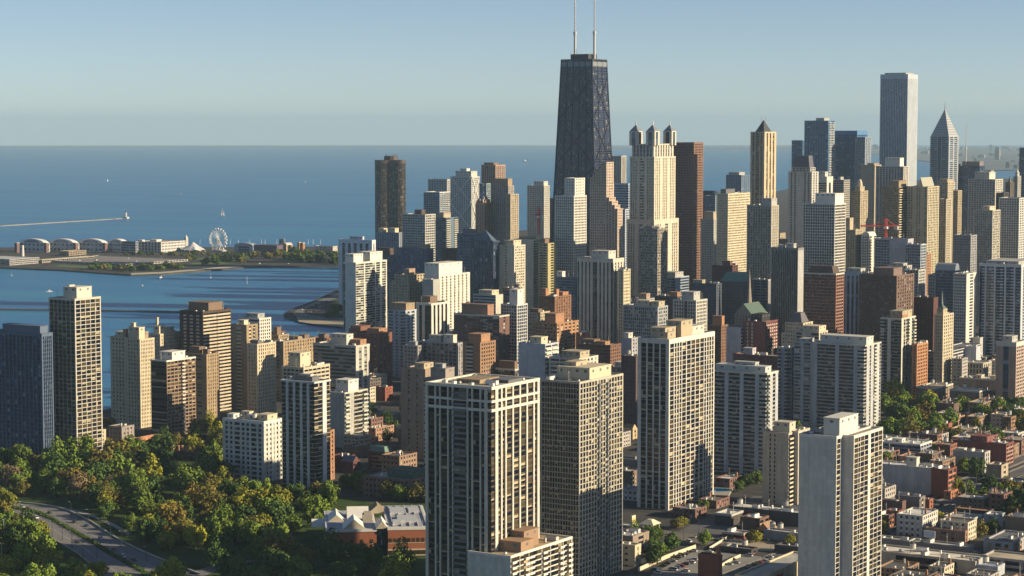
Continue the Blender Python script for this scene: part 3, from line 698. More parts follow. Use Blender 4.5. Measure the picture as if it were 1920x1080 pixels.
B('blank grey blue tower with white balcony strips behind the foreground pair', 974, 1022, 1046, 645, 862, (.44, .48, .53), ('####', .5, .02), ('B|B|', .12, .55), band=OFF, g='k', ext=[(.35, .8, .1, .6, 12, CRM)], balc=WHT)
B('cream low tower with flat beige roof boxes behind the pale stone tower', 1031, 1085, 1120, 672, 872, (.56, .53, .46), ('|WW|WW|##', .2, .5), (5, .5, .5), g='t', ext=[(.35, .98, .1, .6, 12, BGE)])
B('plain brown grey tower with two window slots left of foreground tower', 753, 797, 822, 692, 862, (.34, .26, .2), ('##n##n##', .2, .5), ('##', .5, .5), g='t', ext=[(.5, .9, .1, .8, 10, BGE)])
B('mixed grey tower with roof plant and cream corner behind the foreground tower', 795, 846, 867, 712, 882, (.24, .24, .27), ('WWWWWW', .2, .4), (3, .4, .4), band=CRM, g='t', ext=[(.2, .75, .1, .9, 20, (.3, .26, .24)), (.3, .6, .2, .5, 28, GRY)])
B('grey white slab of thin piers and small windows with roof boxes', 785, 858, 872, 643, 792, (.36, .37, .4), (9, .2, .5), (3, .5, .5), band=(.26, .2, .17), g='t', ext=[(.25, .55, .1, .8, 12, LGR), (.6, .85, .2, .7, 14, OFF)])
B('dull grey block attached left of the grey white slab', 757, 783, 790, 648, 790, (.34, .33, .33), (4, .4, .5), (2, .4, .5), g='t', ext=[(.3, .8, .2, .8, 7, GRY)])
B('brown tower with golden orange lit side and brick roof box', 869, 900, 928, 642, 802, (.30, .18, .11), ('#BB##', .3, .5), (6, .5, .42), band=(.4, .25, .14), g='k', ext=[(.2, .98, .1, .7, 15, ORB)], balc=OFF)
B('dark red tower with white pilasters and a lit white corner', 852, 936, 954, 592, 732, (.17, .10, .09), ('##|WW|W|WB|WW|', .08, .45), ('#n#', .3, .4), g='t', capc=OFF, ext=[(.12, .7, .2, .85, 19, (.30, .17, .12))], balc=(.3, .3, .33))
B('white gridded glass tower with a tall plain white roof shaft', 940, 969, 988, 571, 728, (.62, .62, .6), (6, .16, .22), (5, .16, .22), g='b', ext=[(.45, .98, .1, .7, 28, WHT)])
B('semicircular white banded building with flat roof', 888, 929, 945, 553, 684, (.55, .53, .46), (1, 0, .45, 10), ('###', .5, .5), g='b', name='office_building', cat='building', ext=[(.2, .8, .1, .9, 8, CRM)])
B('plain beige tower with small windows on its lit face', 934, 964, 984, 460, 642, (.60, .56, .46), ('##n##', .3, .5), (5, .4, .4), g='t', ext=[(.4, .9, .1, .8, 9, CRM)])
B('tall cream banded tower joined to the plain beige one', 964, 1000, 1014, 449, 625, (.62, .58, .46), ('####', .5, .5), (5, .2, .5), g='k', ext=[(.2, .8, .1, .8, 4, TAN)])
B('olive yellow tower with a dark shaded recess beside the cream banded one', 1010, 1027, 1043, 456, 628, (.42, .38, .2), ('|B|B|', .3, .3), ('#W#', .6, .4), g='k', ext=[(.1, .6, .1, .8, 8, BRN)], balc=CRM)
B('blue glass block left of the pyramid roofed glass tower', 858, 893, 903, 438, 622, (.12, .19, .29), (9, .1, .3), (4, .1, .3), g='b', fh=3.8, ext=[(.2, .8, .2, .8, 8, DGR)])
B('navy faceted glass tower with a low pointed glass roof', 884, 925, 936, 452, 642, (.06, .08, .13), (8, .12, .2), (4, .12, .2), g='b', fh=3.8, roof=('pyramid', 20, (.08, .12, .18), .02, .08))
B('ribbed grey and cream tower with a sloping west wing', 1084, 1149, 1168, 485, 722, (.56, .53, .46), ('D|D|D|D|DBD|D|D|D|D', .6, .05), ('|W|W|W|', .6, .3), g='k', cap=4, pp=.8, ext=[(.35, .85, .1, .8, 14, OFF)], balc=DGR)
B('cream gridded wing with sloped shoulder on the ribbed tower', 1160, 1169, 1181, 505, 724, (.60, .53, .38), (2, .5, .5), (4, .45, .5), g='k')
B('speckled grey glass block with cream end behind the egg crate tower', 1170, 1233, 1251, 575, 762, (.36, .38, .40), (16, .25, .22), (5, .35, .3), band=(.45, .45, .42), g='t', ext=[(.3, .7, .2, .7, 10, CRM), (.75, .98, .2, .8, 9, BGE)])
B('grey white finned block with dark balcony recess and roof box', 1263, 1305, 1325, 563, 748, (.56, .55, .5), ('|W|W|W|W|BB|W|W|W|', .4, .3), (7, .35, .35), g='k', ext=[(.3, .85, .1, .7, 15, LGR)], balc=DGR)
B('low grey office block with long roof box below the rose granite slab', 1217, 1266, 1291, 520, 645, (.40, .45, .50), ('|WW|WW|WW|WW|WW|WW', .15, .25), ('#WW', .3, .3), g='b', name='office_building', cat='building', ext=[(.2, .95, .1, .7, 9, LGR)])
B('orange brick tower with checker of cream windows', 1003, 1044, 1084, 606, 742, (.40, .21, .11), (7, .5, .45), ('W|W|W|W|W|W', .5, .42), band=(.52, .34, .2), g='t', ext=[(.35, .85, .1, .5, 17, ORB), (.2, .4, .4, .7, 9, (.5, .4, .3))])
B('low orange brick hall attached to the checkered brick tower', 1084, 1088, 1104, 624, 742, (.42, .24, .14), (1, .5, .5), (5, .5, .5), g='r', name='brick_building', cat='building')
B('cream and grey punched window block right of the checkered brick tower', 1097, 1135, 1153, 604, 712, (.56, .52, .42), (8, .45, .5), ('##', .5, .5), g='b', ext=[(.2, .6, .1, .6, 8, TAN), (.5, .9, .3, .8, 6, LGR)])
B('dark red brick courtyard block in front of the cream punched block', 1084, 1142, 1164, 647, 752, (.18, .10, .08), (10, .6, .5), (5, .6, .5), band=(.3, .17, .11), g='r', name='apartment_block', cat='building', ext=[(.0, .4, .3, .8, 7, BRN), (.5, .8, .2, .6, 5, ORB)])
B('grey stuccoed block with white roof boxes left of the egg crate tower', 1140, 1176, 1190, 690, 792, (.24, .19, .18), (6, .5, .5), (3, .5, .5), g='t', name='apartment_block', cat='building', ext=[(.3, .9, .1, .8, 10, OFF)])
B('plain lilac grey tower with flat roof beside the egg crate tower', 1166, 1184, 1200, 634, 770, (.40, .39, .42), ('##', .5, .5), (3, .5, .5), g='t', ext=[(.1, .6, .1, .6, 9, OFF)])
B('maroon block with dazzling white windowed end', 1395, 1435, 1462, 603, 738, (.22, .08, .085), ('#n#n####', .4, .6), (7, .5, .45), band=WHT, g='t', ext=[(.2, .7, .2, .8, 12, BLK)])
B('pale lilac blank tower left of the maroon block', 1363, 1389, 1396, 614, 736, (.42, .46, .56), ('####', .5, .5), ('WW', .3, .4), band=WHT, g='k', ext=[(.1, .8, .1, .8, 4, DGR)])
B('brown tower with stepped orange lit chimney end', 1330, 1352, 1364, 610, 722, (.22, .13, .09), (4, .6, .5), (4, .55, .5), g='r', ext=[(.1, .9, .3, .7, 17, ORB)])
B('cream setback tower with dark hipped mansard roof', 1466, 1508, 1532, 626, 745, (.54, .5, .4), (8, .5, .5), (5, .6, .5), g='t', name='apartment_tower', ext=[(.1, .9, .08, .8, 20, CRM, ((7, .5, .5), (3, .6, .5)))], roof=('mansard', 18, (.13, .12, .14), .55, 0, (.2, .8, .15, .7), 20))
B('broad maroon brick block below the dazzling white end', 1375, 1462, 1475, 668, 792, (.20, .09, .08), (14, .6, .55), (3, .6, .5), g='k', name='apartment_block', cat='building', ext=[(.2, .4, .1, .6, 12, (.45, .42, .45))])
B('navy and pale balcony block right of the broad maroon block', 1459, 1484, 1494, 652, 800, (.3, .33, .4), ('B#BW', .2, .3), (2, .4, .4), g='k', balc=LGR)
B('church like hall with steep green copper gables', 1378, 1410, 1438, 590, 690, (.36, .33, .28), (5, .6, .4), (4, .6, .5), g='b', name='gabled_hall', cat='building', roof=('gabley', 20, GRN, .3, 0))
B('slim beige tower with stacked open balconies right of the swimming pool', 1432, 1478, 1494, 812, 948, (.50, .45, .37), ('##n#n####', .15, .4), ('BB', .15, .1), g='k', fh=2.85, ext=[(.35, 1.0 - .02, .2, .9, 19, (.50, .47, .38))], win=40, balc=CRM, roofc=LGR)
B('cream shoulder wing attached right of the slim balconied tower', 1482, 1496, 1517, 808, 946, (.52, .47, .38), ('#', .5, .5), ('#n#', .4, .4), g='k', roofc=LGR)
B('foreground white tower with a blank panelled side and bronze window grid', 1500, 1568, 1633, 818, 1124, (.58, .58, .54), ('#########', .02, .02), ('|W|#########', .06, .10), band=(.7, .67, .58), g='r', fh=2.75, cap=1.6, pp=.35, bp=.3,
  ext=[(.55, 1.0 - .01, .1, .62, 32, (.62, .61, .55)), (1.001, 1.31, .17, 1.0, -.5, (.66, .64, .58), (('###', .02, .02), ('|W|n|W|W|r|W|W|W|', .07, .10)), 100)], win=40, roofc=(.25, .23, .21), units=9, capc=WHT)
B('pale office tower with arched top window and pink brick edges at the right edge', 1869, 1905, 1922, 642, 762, (.42, .30, .24), ('#r#DD#r#', .1, .1), (5, .4, .4), band=(.55, .5, .42), g='b', capc=(.55, .52, .48), cap=4, ext=[(.2, .7, .2, .8, 10, LGR)])

# ---------------- mid distance blocks and street level buildings
B('navy office block with long window bands left of the tallest black tower base', 1043, 1078, 1086, 520, 660, (.13, .16, .22), (1, 0, .35, 10), (4, .3, .3), g='b', name='office_building', cat='building', ext=[(.0, .3, .1, .8, 10, WHT)])
B('grand dark brick block with steep green copper roof behind the copper gabled hall', 1350, 1392, 1412, 528, 668, (.15, .13, .15), (10, .5, .5), (5, .5, .5), g='b', name='grand_building', cat='building', roof=('mansard', 16, (.12, .22, .2), .6, 0))
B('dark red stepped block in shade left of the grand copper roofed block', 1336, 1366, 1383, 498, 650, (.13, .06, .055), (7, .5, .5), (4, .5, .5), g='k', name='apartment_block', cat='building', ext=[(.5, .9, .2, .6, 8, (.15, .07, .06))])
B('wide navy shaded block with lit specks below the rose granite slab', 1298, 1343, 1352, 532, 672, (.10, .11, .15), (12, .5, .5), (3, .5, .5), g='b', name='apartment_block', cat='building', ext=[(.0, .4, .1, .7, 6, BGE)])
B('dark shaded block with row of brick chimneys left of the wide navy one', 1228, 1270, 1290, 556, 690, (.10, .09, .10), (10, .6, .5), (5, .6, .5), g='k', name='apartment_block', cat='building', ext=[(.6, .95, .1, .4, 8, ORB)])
B('small grey block with roof sheds right of the ribbed tower', 1184, 1212, 1226, 560, 700, (.34, .34, .36), (6, .4, .5), (3, .4, .5), g='b', name='apartment_block', cat='building', ext=[(.4, .9, .2, .7, 9, PNK)])
B('grey stone slab with one bright edge beside the pinstriped tower', 1412, 1440, 1446, 524, 660, (.26, .25, .27), ('|WW|WW|', .3, .5), ('#', .5, .5), g='k', name='office_building', cat='building', capc=LGR)
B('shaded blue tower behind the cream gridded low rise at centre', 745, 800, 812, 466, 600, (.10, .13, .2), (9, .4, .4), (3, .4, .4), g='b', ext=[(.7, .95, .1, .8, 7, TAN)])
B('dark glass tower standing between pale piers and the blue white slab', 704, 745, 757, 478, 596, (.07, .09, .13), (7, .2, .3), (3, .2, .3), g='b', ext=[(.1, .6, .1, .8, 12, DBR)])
B('ornate pale old hotel at the foot of the curved dark tower', 706, 748, 758, 436, 545, (.26, .28, .34), (9, .5, .45), (3, .5, .45), g='b', name='hotel_block', cat='building', ext=[(.05, .3, .1, .8, 7, CRM), (.5, .8, .1, .8, 8, CRM)])
B('red brown shaded block behind the white stepped tower', 830, 858, 866, 466, 600, (.13, .08, .09), (5, .5, .4), (2, .5, .4), g='k')
B('brown tower with golden edge standing over the semicircular building', 944, 964, 970, 540, 690, ORB, ('WW', .5, .5), ('#', .5, .5), band=DGR, g='k', cap=3)
B('dark brick cluster with pointed chimneys left of the ribbed tower', 1012, 1040, 1070, 556, 705, (.22, .12, .08), (5, .6, .5), (6, .6, .5), g='r', name='apartment_block', cat='building', ext=[(.0, .3, .1, .3, 14, ORB), (.5, .7, .4, .55, 12, ORB), (.3, .9, .6, .95, 6, ORB)])
B('long flat cream block below the olive yellow tower', 984, 1008, 1030, 586, 712, (.46, .4, .29), (5, .5, .5), (6, .5, .5), g='t', name='apartment_block', cat='building', ext=[(.3, .9, .1, .5, 6, BRN)])
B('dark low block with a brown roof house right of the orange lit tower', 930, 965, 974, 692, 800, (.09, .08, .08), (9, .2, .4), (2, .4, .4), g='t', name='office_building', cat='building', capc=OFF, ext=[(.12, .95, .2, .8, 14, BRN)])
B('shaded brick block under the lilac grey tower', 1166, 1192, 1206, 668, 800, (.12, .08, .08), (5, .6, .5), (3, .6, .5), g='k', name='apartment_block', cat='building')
B('orange brick office block with square windows right of the cream balcony tower', 1718, 1719, 1739, 645, 745, (.45, .23, .12), (1, .5, .5), (6, .4, .45), g='k', name='brick_building', cat='building', cap=2)
B('multi deck car park with white parapets behind the cream round cornered hall', 1739, 1776, 1840, 660, 716, (.45, .46, .47), (1, 0, .45, 6), (1, 0, .45, 9), g='k', fh=3.2, name='car_park', cat='car park', roofc=DGR, cap=.8, units=0)
B('flat roofed pale block beyond the multi deck car park', 1797, 1837, 1842, 633, 690, (.5, .5, .5), ('####', .1, .1), ('##', .1, .1), name='office_building', cat='building', roofc=LGR)
B('white windowed low block at the foot of the large slate blue tower', 1808, 1830, 1838, 650, 708, (.5, .53, .58), ('####', .1, .1), ('##', .1, .1), name='office_building', cat='building', roofc=LGR)
B('cream classical hall with tall windows across the avenue', 1765, 1843, 1858, 681, 716, (.52, .48, .4), (13, .5, .25), (4, .5, .3), g='k', fh=5, name='classical_hall', cat='building', roofc=GRY, units=3)
B('long brown flat roofed store with white roof edges', 1719, 1756, 1786, 727, 756, (.26, .2, .15), ('#######', .1, .1), (4, .5, .5), capc=OFF, name='store_building', cat='building', roofc=(.4, .34, .27), units=4)
B('low tan hall with a long white roof near the right edge', 1799, 1876, 1890, 712, 748, (.36, .3, .23), ('#######', .1, .1), (3, .5, .5), capc=OFF, name='store_building', cat='building', roofc=WROOF, ext=[(.35, .48, .3, .7, 5, CRM), (.7, .82, .3, .7, 5, CRM)])
B('flat white roofed annex in front of the low tan hall', 1782, 1836, 1850, 733, 762, (.2, .17, .15), ('#######', .1, .1), (3, .5, .5), capc=OFF, name='store_building', cat='building', roofc=WROOF)
B('dark curved roof school hall with orange brick gable among trees', 1758, 1788, 1797, 757, 790, (.14, .09, .08), ('####', .1, .1), ('##', .1, .1), name='school_hall', cat='building', roofc=BRN)
B('big sheer warehouse with pale painted wall and red brick end', 1640, 1776, 1790, 880, 932, (.44, .46, .49), ('##########', .02, .02), ('|WW|WW|', .3, .4), band=(.42, .16, .09), g='t', fh=3.6, name='warehouse', cat='building', roofc=WROOF, ext=[(.42, .56, .2, .6, 16, OFF)], units=8)
B('dark red brick half of the warehouse with lit window grid', 1748, 1777, 1792, 880, 934, (.22, .07, .045), ('####', .1, .02), ('|WW|WW|', .2, .35), band=(.5, .2, .12), g='t', fh=3.6, name='warehouse', cat='building', roofc=WROOF, units=2)
B('low brick annex running from the warehouse to the street', 1776, 1782, 1800, 921, 936, (.38, .17, .1), (1, .5, .5), (5, .5, .5), name='brick_building', cat='building')
B('maroon apartment block with white bay windows on its lit end', 1790, 1886, 1900, 832, 872, (.20, .07, .06), ('#####', .1, .05), (5, .35, .4), band=(.55, .42, .33), g='t', name='apartment_block', cat='building', roofc=WROOF, ext=[(.30, .62, .1, .9, 10, (.20, .07, .06))])
B('brick and white trimmed end block with pipes on its roof', 1758, 1781, 1793, 834, 876, (.24, .11, .08), (7, .6, .5), (4, .55, .5), band=(.4, .2, .12), g='t', name='apartment_block', cat='building', roofc=LGR, units=8)
B('grey blank walled block in front of the maroon apartment block', 1788, 1846, 1855, 848, 886, (.44, .42, .4), ('#####', .02, .02), ('#W#W#', .3, .3), g='t', name='apartment_block', cat='building', roofc=TARROOF, ext=[(-.0 + .05, .3, .2, .8, 3, OFF)])
B('tan row building with bay front right of the grey blank walled block', 1852, 1877, 1889, 872, 896, (.4, .33, .25), ('####', .1, .1), ('#W#', .3, .4), band=CRM, name='row_house', cat='house', roofc=TARROOF)
B('wide white roofed school block behind the treetops', 1652, 1725, 1746, 833, 868, (.3, .33, .4), (1, 0, .4, 12), (4, .3, .4), g='b', name='school_building', cat='building', roofc=WROOF, ext=[(.2, .45, .3, .6, 5, WHT)], units=8, capc=WHT)
B('brown block with orange end behind the white roofed school', 1702, 1757, 1765, 815, 850, (.2, .12, .09), (8, .6, .5), (2, .5, .5), band=(.45, .25, .14), name='apartment_block', cat='building', roofc=LGR)
B('slim red wall house among the trees', 1758, 1778, 1784, 794, 820, (.3, .1, .08), ('###', .1, .1), ('#', .1, .1), name='row_house', cat='house', roofc=LGR)
B('orange brick flats with white bays at top right of the trees', 1880, 1895, 1904, 782, 808, (.24, .15, .1), (3, .5, .5), (3, .4, .4), band=(.5, .28, .15), name='row_house', cat='house', roofc=LGR)
B('pale gabled house with white chimney above the orange brick flats', 1862, 1878, 1890, 770, 786, (.45, .38, .3), (3, .5, .5), (2, .5, .5), name='house', cat='house', roof=('gabley', 5, BRN))
B('grey apartment block with cream lit front and three windows', 1680, 1725, 1733, 932, 968, (.22, .2, .19), ('#####', .1, .05), ('#W#', .4, .45), band=CRM, g='k', name='apartment_block', cat='building', roofc=TARROOF)
B('red brick house just right of the cream fronted grey block', 1733, 1742, 1748, 936, 964, (.3, .12, .08), ('##', .1, .05), ('#W#', .35, .4), band=(.5, .22, .12), g='k', name='row_house', cat='house', roofc=LGR)
B('long brown row building with flat white roof left of the cream fronted block', 1650, 1691, 1697, 940, 972, (.15, .09, .08), ('#####', .1, .05), ('#', .4, .45), name='apartment_block', cat='building', roofc=LGR)
B('red brick row house with arched windows beside foreground white tower', 1640, 1666, 1681, 966, 990, (.14, .08, .07), ('#####', .1, .05), ('|W|W|W|', .4, .45), band=(.5, .2, .11), g='k', name='row_house', cat='house', roofc=LGR)
B('green and red bay fronted row house beside the arched red one', 1662, 1684, 1693, 958, 986, (.22, .1, .08), ('###', .1, .05), ('|W|W|', .4, .45), band=(.4, .4, .25), g='k', name='row_house', cat='house', roofc=LGR)
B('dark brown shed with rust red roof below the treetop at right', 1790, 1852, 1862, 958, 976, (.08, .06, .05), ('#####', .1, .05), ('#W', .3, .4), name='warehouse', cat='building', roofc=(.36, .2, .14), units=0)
B('white stuccoed cottage right of the rust red roof', 1846, 1872, 1884, 966, 986, (.62, .62, .62), ('#W#', .6, .6), ('#', .3, .4), name='cottage', cat='house', roofc=LGR, units=1)
B('small white walled house behind the stuccoed cottage', 1862, 1880, 1890, 976, 998, (.6, .57, .5), ('##', .6, .6), ('#', .3, .4), name='cottage', cat='house', roofc=LGR, units=1)
B('grey gable roofed house between two broad trees at right', 1768, 1806, 1818, 986, 1004, (.2, .19, .2), ('###', .6, .6), ('#W#', .3, .4), name='house', cat='house', roof=('gablex', 9, (.14, .15, .19)), units=0)
B('flat roofed grey shed with vents left of the darkest treetop', 1842, 1898, 1905, 934, 958, (.28, .25, .22), ('#####', .6, .6), ('##', .3, .4), name='warehouse', cat='building', roofc=WROOF, units=4)
B('brown block with twin window bays right of the street trees', 1880, 1926, 1940, 905, 926, (.2, .14, .12), (5, .7, .6), ('##', .3, .4), name='apartment_block', cat='building', roofc=LGR)
B('plain brown garage block at the right edge above the bay fronted corner', 1886, 1938, 1950, 972, 1006, (.24, .18, .14), ('#####', .6, .6), ('##', .3, .4), name='warehouse', cat='building', roofc=LGR, units=2)
B('brick tavern with a painted white wall sign and snowy roof', 1736, 1809, 1813, 996, 1020, (.30, .18, .13), ('#nn#nn#n##', .5, .5), ('#W#', .3, .4), g='k', name='brick_building', cat='building', roofc=WROOF, units=3)
B('corner block with grey bay and red brick windows at the right edge', 1846, 1898, 1935, 1017, 1040, (.36, .36, .38), ('#W#nW#W#', .5, .35), ('|W|W|W|W|', .5, .4), band=(.5, .24, .14), g='t', name='corner_building', cat='building', roofc=DGR, units=5)
B('big flat white roofed store with grey walls at bottom right', 1600, 1828, 1850, 1052, 1078, (.42, .38, .33), ('#####nWWWWW#n##', .1, .25), ('###', .3, .4), g='k', fh=5, name='store_building', cat='building', roofc=(.66, .62, .53), units=12)
B('long supermarket block of skylights and ducts behind the white roofed store', 1600, 1816, 1826, 1026, 1040, (.3, .27, .25), ('##########', .1, .25), ('###', .3, .4), g='k', name='store_building', cat='building', roofc=LGR, units=16)
B('open deck garage with sandy roof at the bottom right corner', 1842, 1990, 2010, 1058, 1078, (.40, .38, .36), (4, .2, .4), (4, .2, .4), g='k', name='car_park', cat='car park', roofc=(.45, .4, .3), units=0)
B('low grey annex with blue roof between the store and the deck garage', 1830, 1870, 1882, 1062, 1082, (.42, .45, .5), ('####', .1, .25), ('#', .3, .4), name='store_building', cat='building', roofc=(.4, .45, .55))
# around the intersection
B('dark red fire station like block with pale roof parapet at the crossing', 1356, 1394, 1406, 1000, 1012, (.22, .05, .04), ('#WW#WW#', .4, .4), ('|W|W|', .4, .4), band=(.45, .2, .14), g='k', name='brick_building', cat='building', roofc=WROOF, capc=(.45, .4, .35), units=6)
B('dark brown row block with white roofs and chimneys behind the crossing', 1390, 1424, 1440, 972, 996, (.16, .1, .08), ('#####', .4, .4), ('W|W', .4, .4), band=(.4, .28, .17), g='k', name='apartment_block', cat='building', roofc=WROOF, units=6)
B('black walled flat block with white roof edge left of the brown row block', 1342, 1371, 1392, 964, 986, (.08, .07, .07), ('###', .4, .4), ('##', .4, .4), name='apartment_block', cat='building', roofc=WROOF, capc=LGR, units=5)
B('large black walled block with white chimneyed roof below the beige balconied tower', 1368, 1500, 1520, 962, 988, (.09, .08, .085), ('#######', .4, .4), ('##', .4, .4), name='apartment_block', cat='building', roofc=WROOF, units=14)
B('small house with orange lit side and brown pitched roof with skylight', 1421, 1440, 1455, 992, 1004, (.42, .23, .1), ('#W#', .6, .5), ('#', .4, .4), name='house', cat='house', roof=('gabley', 11, (.32, .2, .12)), units=0)
B('grey garage with pale roof plant right of the skylight house', 1434, 1500, 1510, 1000, 1018, (.28, .3, .36), ('#######', .6, .5), ('#', .4, .4), name='garage_building', cat='building', roofc=(.55, .5, .42), units=9)
B('red brick boiler house with a tall chimney in the parking lots', 1311, 1346, 1351, 1042, 1102, (.19, .07, .05), ('###', .5, .05), ('#', .5, .5), band=(.5, .22, .12), name='boiler_house', cat='building', roofc=DBR, ext=[(.85, 1.0, .3, .9, 16, (.26, .1, .06))], units=0)
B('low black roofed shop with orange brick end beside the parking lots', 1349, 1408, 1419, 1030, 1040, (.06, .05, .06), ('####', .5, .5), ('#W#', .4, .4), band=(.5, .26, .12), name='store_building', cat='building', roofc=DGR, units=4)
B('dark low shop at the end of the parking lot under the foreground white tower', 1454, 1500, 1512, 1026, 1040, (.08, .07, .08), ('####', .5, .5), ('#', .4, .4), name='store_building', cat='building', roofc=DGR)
B('cream stair towered house with ladder behind the trees left of the parking lot', 1160, 1190, 1200, 1022, 1062, (.58, .51, .36), ('#n#', .6, .6), ('#n#', .4, .4), name='row_house', cat='house', roofc=LGR, units=2)
B('flat roofed pale block with snowy roof left of the dark trees', 1150, 1186, 1215, 1005, 1040, (.3, .24, .19), ('####', .6, .6), ('#W#', .4, .4), name='row_house', cat='house', roofc=WROOF, units=5)
B('balconied brick flats between the pale stone tower and egg crate tower', 1150, 1182, 1200, 884, 922, (.2, .15, .12), ('####', .6, .6), ('B#B', .4, .4), band=(.45, .35, .2), name='apartment_block', cat='building', roofc=LGR, balc=OFF)
B('low grey deck building behind the balconied brick flats', 1150, 1196, 1206, 862, 888, (.18, .18, .19), ('####', .3, .3), ('##', .4, .4), name='apartment_block', cat='building', roofc=LGR)
B('cream gabled villa with chimney between the pale stone and egg crate towers', 1168, 1186, 1194, 804, 824, (.5, .4, .25), ('#W#', .6, .6), ('#W#', .4, .4), name='house', cat='house', roof=('gablex', 8, BRN), units=0)
B('orange gabled villa between the two wide grey slabs', 1462, 1482, 1489, 765, 785, (.5, .26, .1), ('#W#', .6, .6), ('#W#', .4, .4), name='house', cat='house', roof=('gabley', 8, (.36, .2, .12)), units=0)
B('tan hipped house above the orange gabled villa', 1460, 1478, 1486, 742, 756, (.4, .26, .16), ('#W#', .6, .6), ('#', .4, .4), name='house', cat='house', roof=('pyramid', 8, (.42, .26, .15)), units=0)
# by the museum
B('pink brown clinic block with a green roof storey beside the museum', 683, 768, 806, 900, 938, (.27, .17, .13), (11, .5, .55), (4, .5, .55), g='k', fh=3.8, name='clinic_building', cat='building', roofc=LGR, ext=[(.40, .98, .25, .95, 14, (.09, .13, .105))], units=2)
B('dark brick mansion block with green copper mansard roof', 692, 722, 735, 848, 880, (.17, .07, .06), ('#WWWWW#', .5, .5), ('|W|W|', .5, .45), band=(.42, .2, .12), g='t', name='mansion_block', cat='building', roof=('mansard', 10, (.13, .22, .19), .8, 0), units=0)
B('cream gabled row of town houses right of the copper mansard block', 735, 741, 769, 856, 874, (.55, .46, .3), ('#', .5, .5), (7, .5, .45), name='town_house', cat='house', roof=('gablex', 6, BRN), units=0)
B('low brown flat block behind the copper mansard block', 646, 675, 692, 838, 858, (.2, .14, .12), ('####', .5, .5), ('##', .5, .5), name='apartment_block', cat='building', roofc=TARROOF, units=3)
B('dark blue roofed house with twin white gables behind the park trees', 640, 662, 674, 866, 888, (.13, .06, .06), ('####', .5, .5), ('W#W', .5, .5), name='house', cat='house', roof=('gablex', 10, (.12, .15, .22)), units=0)
B('low red brown shed roofed block behind the twin gabled house', 620, 646, 664, 856, 882, (.12, .05, .05), ('####', .5, .5), ('##', .5, .5), name='apartment_block', cat='building', roofc=DBR, units=2)
B('chateau like villa with white chimney among dark trees', 740, 764, 778, 806, 822, (.2, .2, .22), ('##', .5, .5), ('#', .5, .5), name='house', cat='house', roof=('gablex', 8, (.14, .17, .22)), units=0, ext=[(.8, 1, .2, .6, 10, CRM)])
B('row of cream roofed town houses deep behind the trees', 700, 736, 751, 776, 792, (.4, .36, .28), (8, .5, .5), (3, .5, .5), name='town_house', cat='house', roofc=OFF, units=4)
B('brown red small mansion block deep between the towers', 695, 722, 735, 726, 752, (.28, .1, .07), (6, .6, .5), (3, .6, .5), name='apartment_block', cat='building', roofc=TARROOF, units=3)
B('pale windowless warehouse below the gridded tower by the lake', 186, 188, 197, 806, 838, CRM, ('#', .5, .5), ('#n#', .5, .5), name='apartment_block', cat='building', units=0)
B('white low roofed garage with brick end under the brown white edged tower', 250, 258, 302, 822, 838, (.45, .22, .12), ('#', .5, .5), ('####', .5, .5), band=OFF, name='garage_building', cat='building', roofc=WROOF, units=0)
B('low stone block at the foot of the pale beige block', 205, 228, 250, 800, 836, (.3, .27, .25), (4, .6, .5), (3, .6, .5), name='apartment_block', cat='building', roofc=TARROOF)
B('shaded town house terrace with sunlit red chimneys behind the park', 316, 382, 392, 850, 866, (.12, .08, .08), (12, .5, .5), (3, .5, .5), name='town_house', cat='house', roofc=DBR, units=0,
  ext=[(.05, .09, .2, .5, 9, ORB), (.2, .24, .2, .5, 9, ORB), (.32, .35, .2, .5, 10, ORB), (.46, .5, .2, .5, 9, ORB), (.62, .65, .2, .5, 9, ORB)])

# ================================================================ LANDMARK TOWERS
def steel(c, r=.5): return mat(c, r, .06, .5)
def lerp(a_, b_, t): return a_ + (b_ - a_) * t

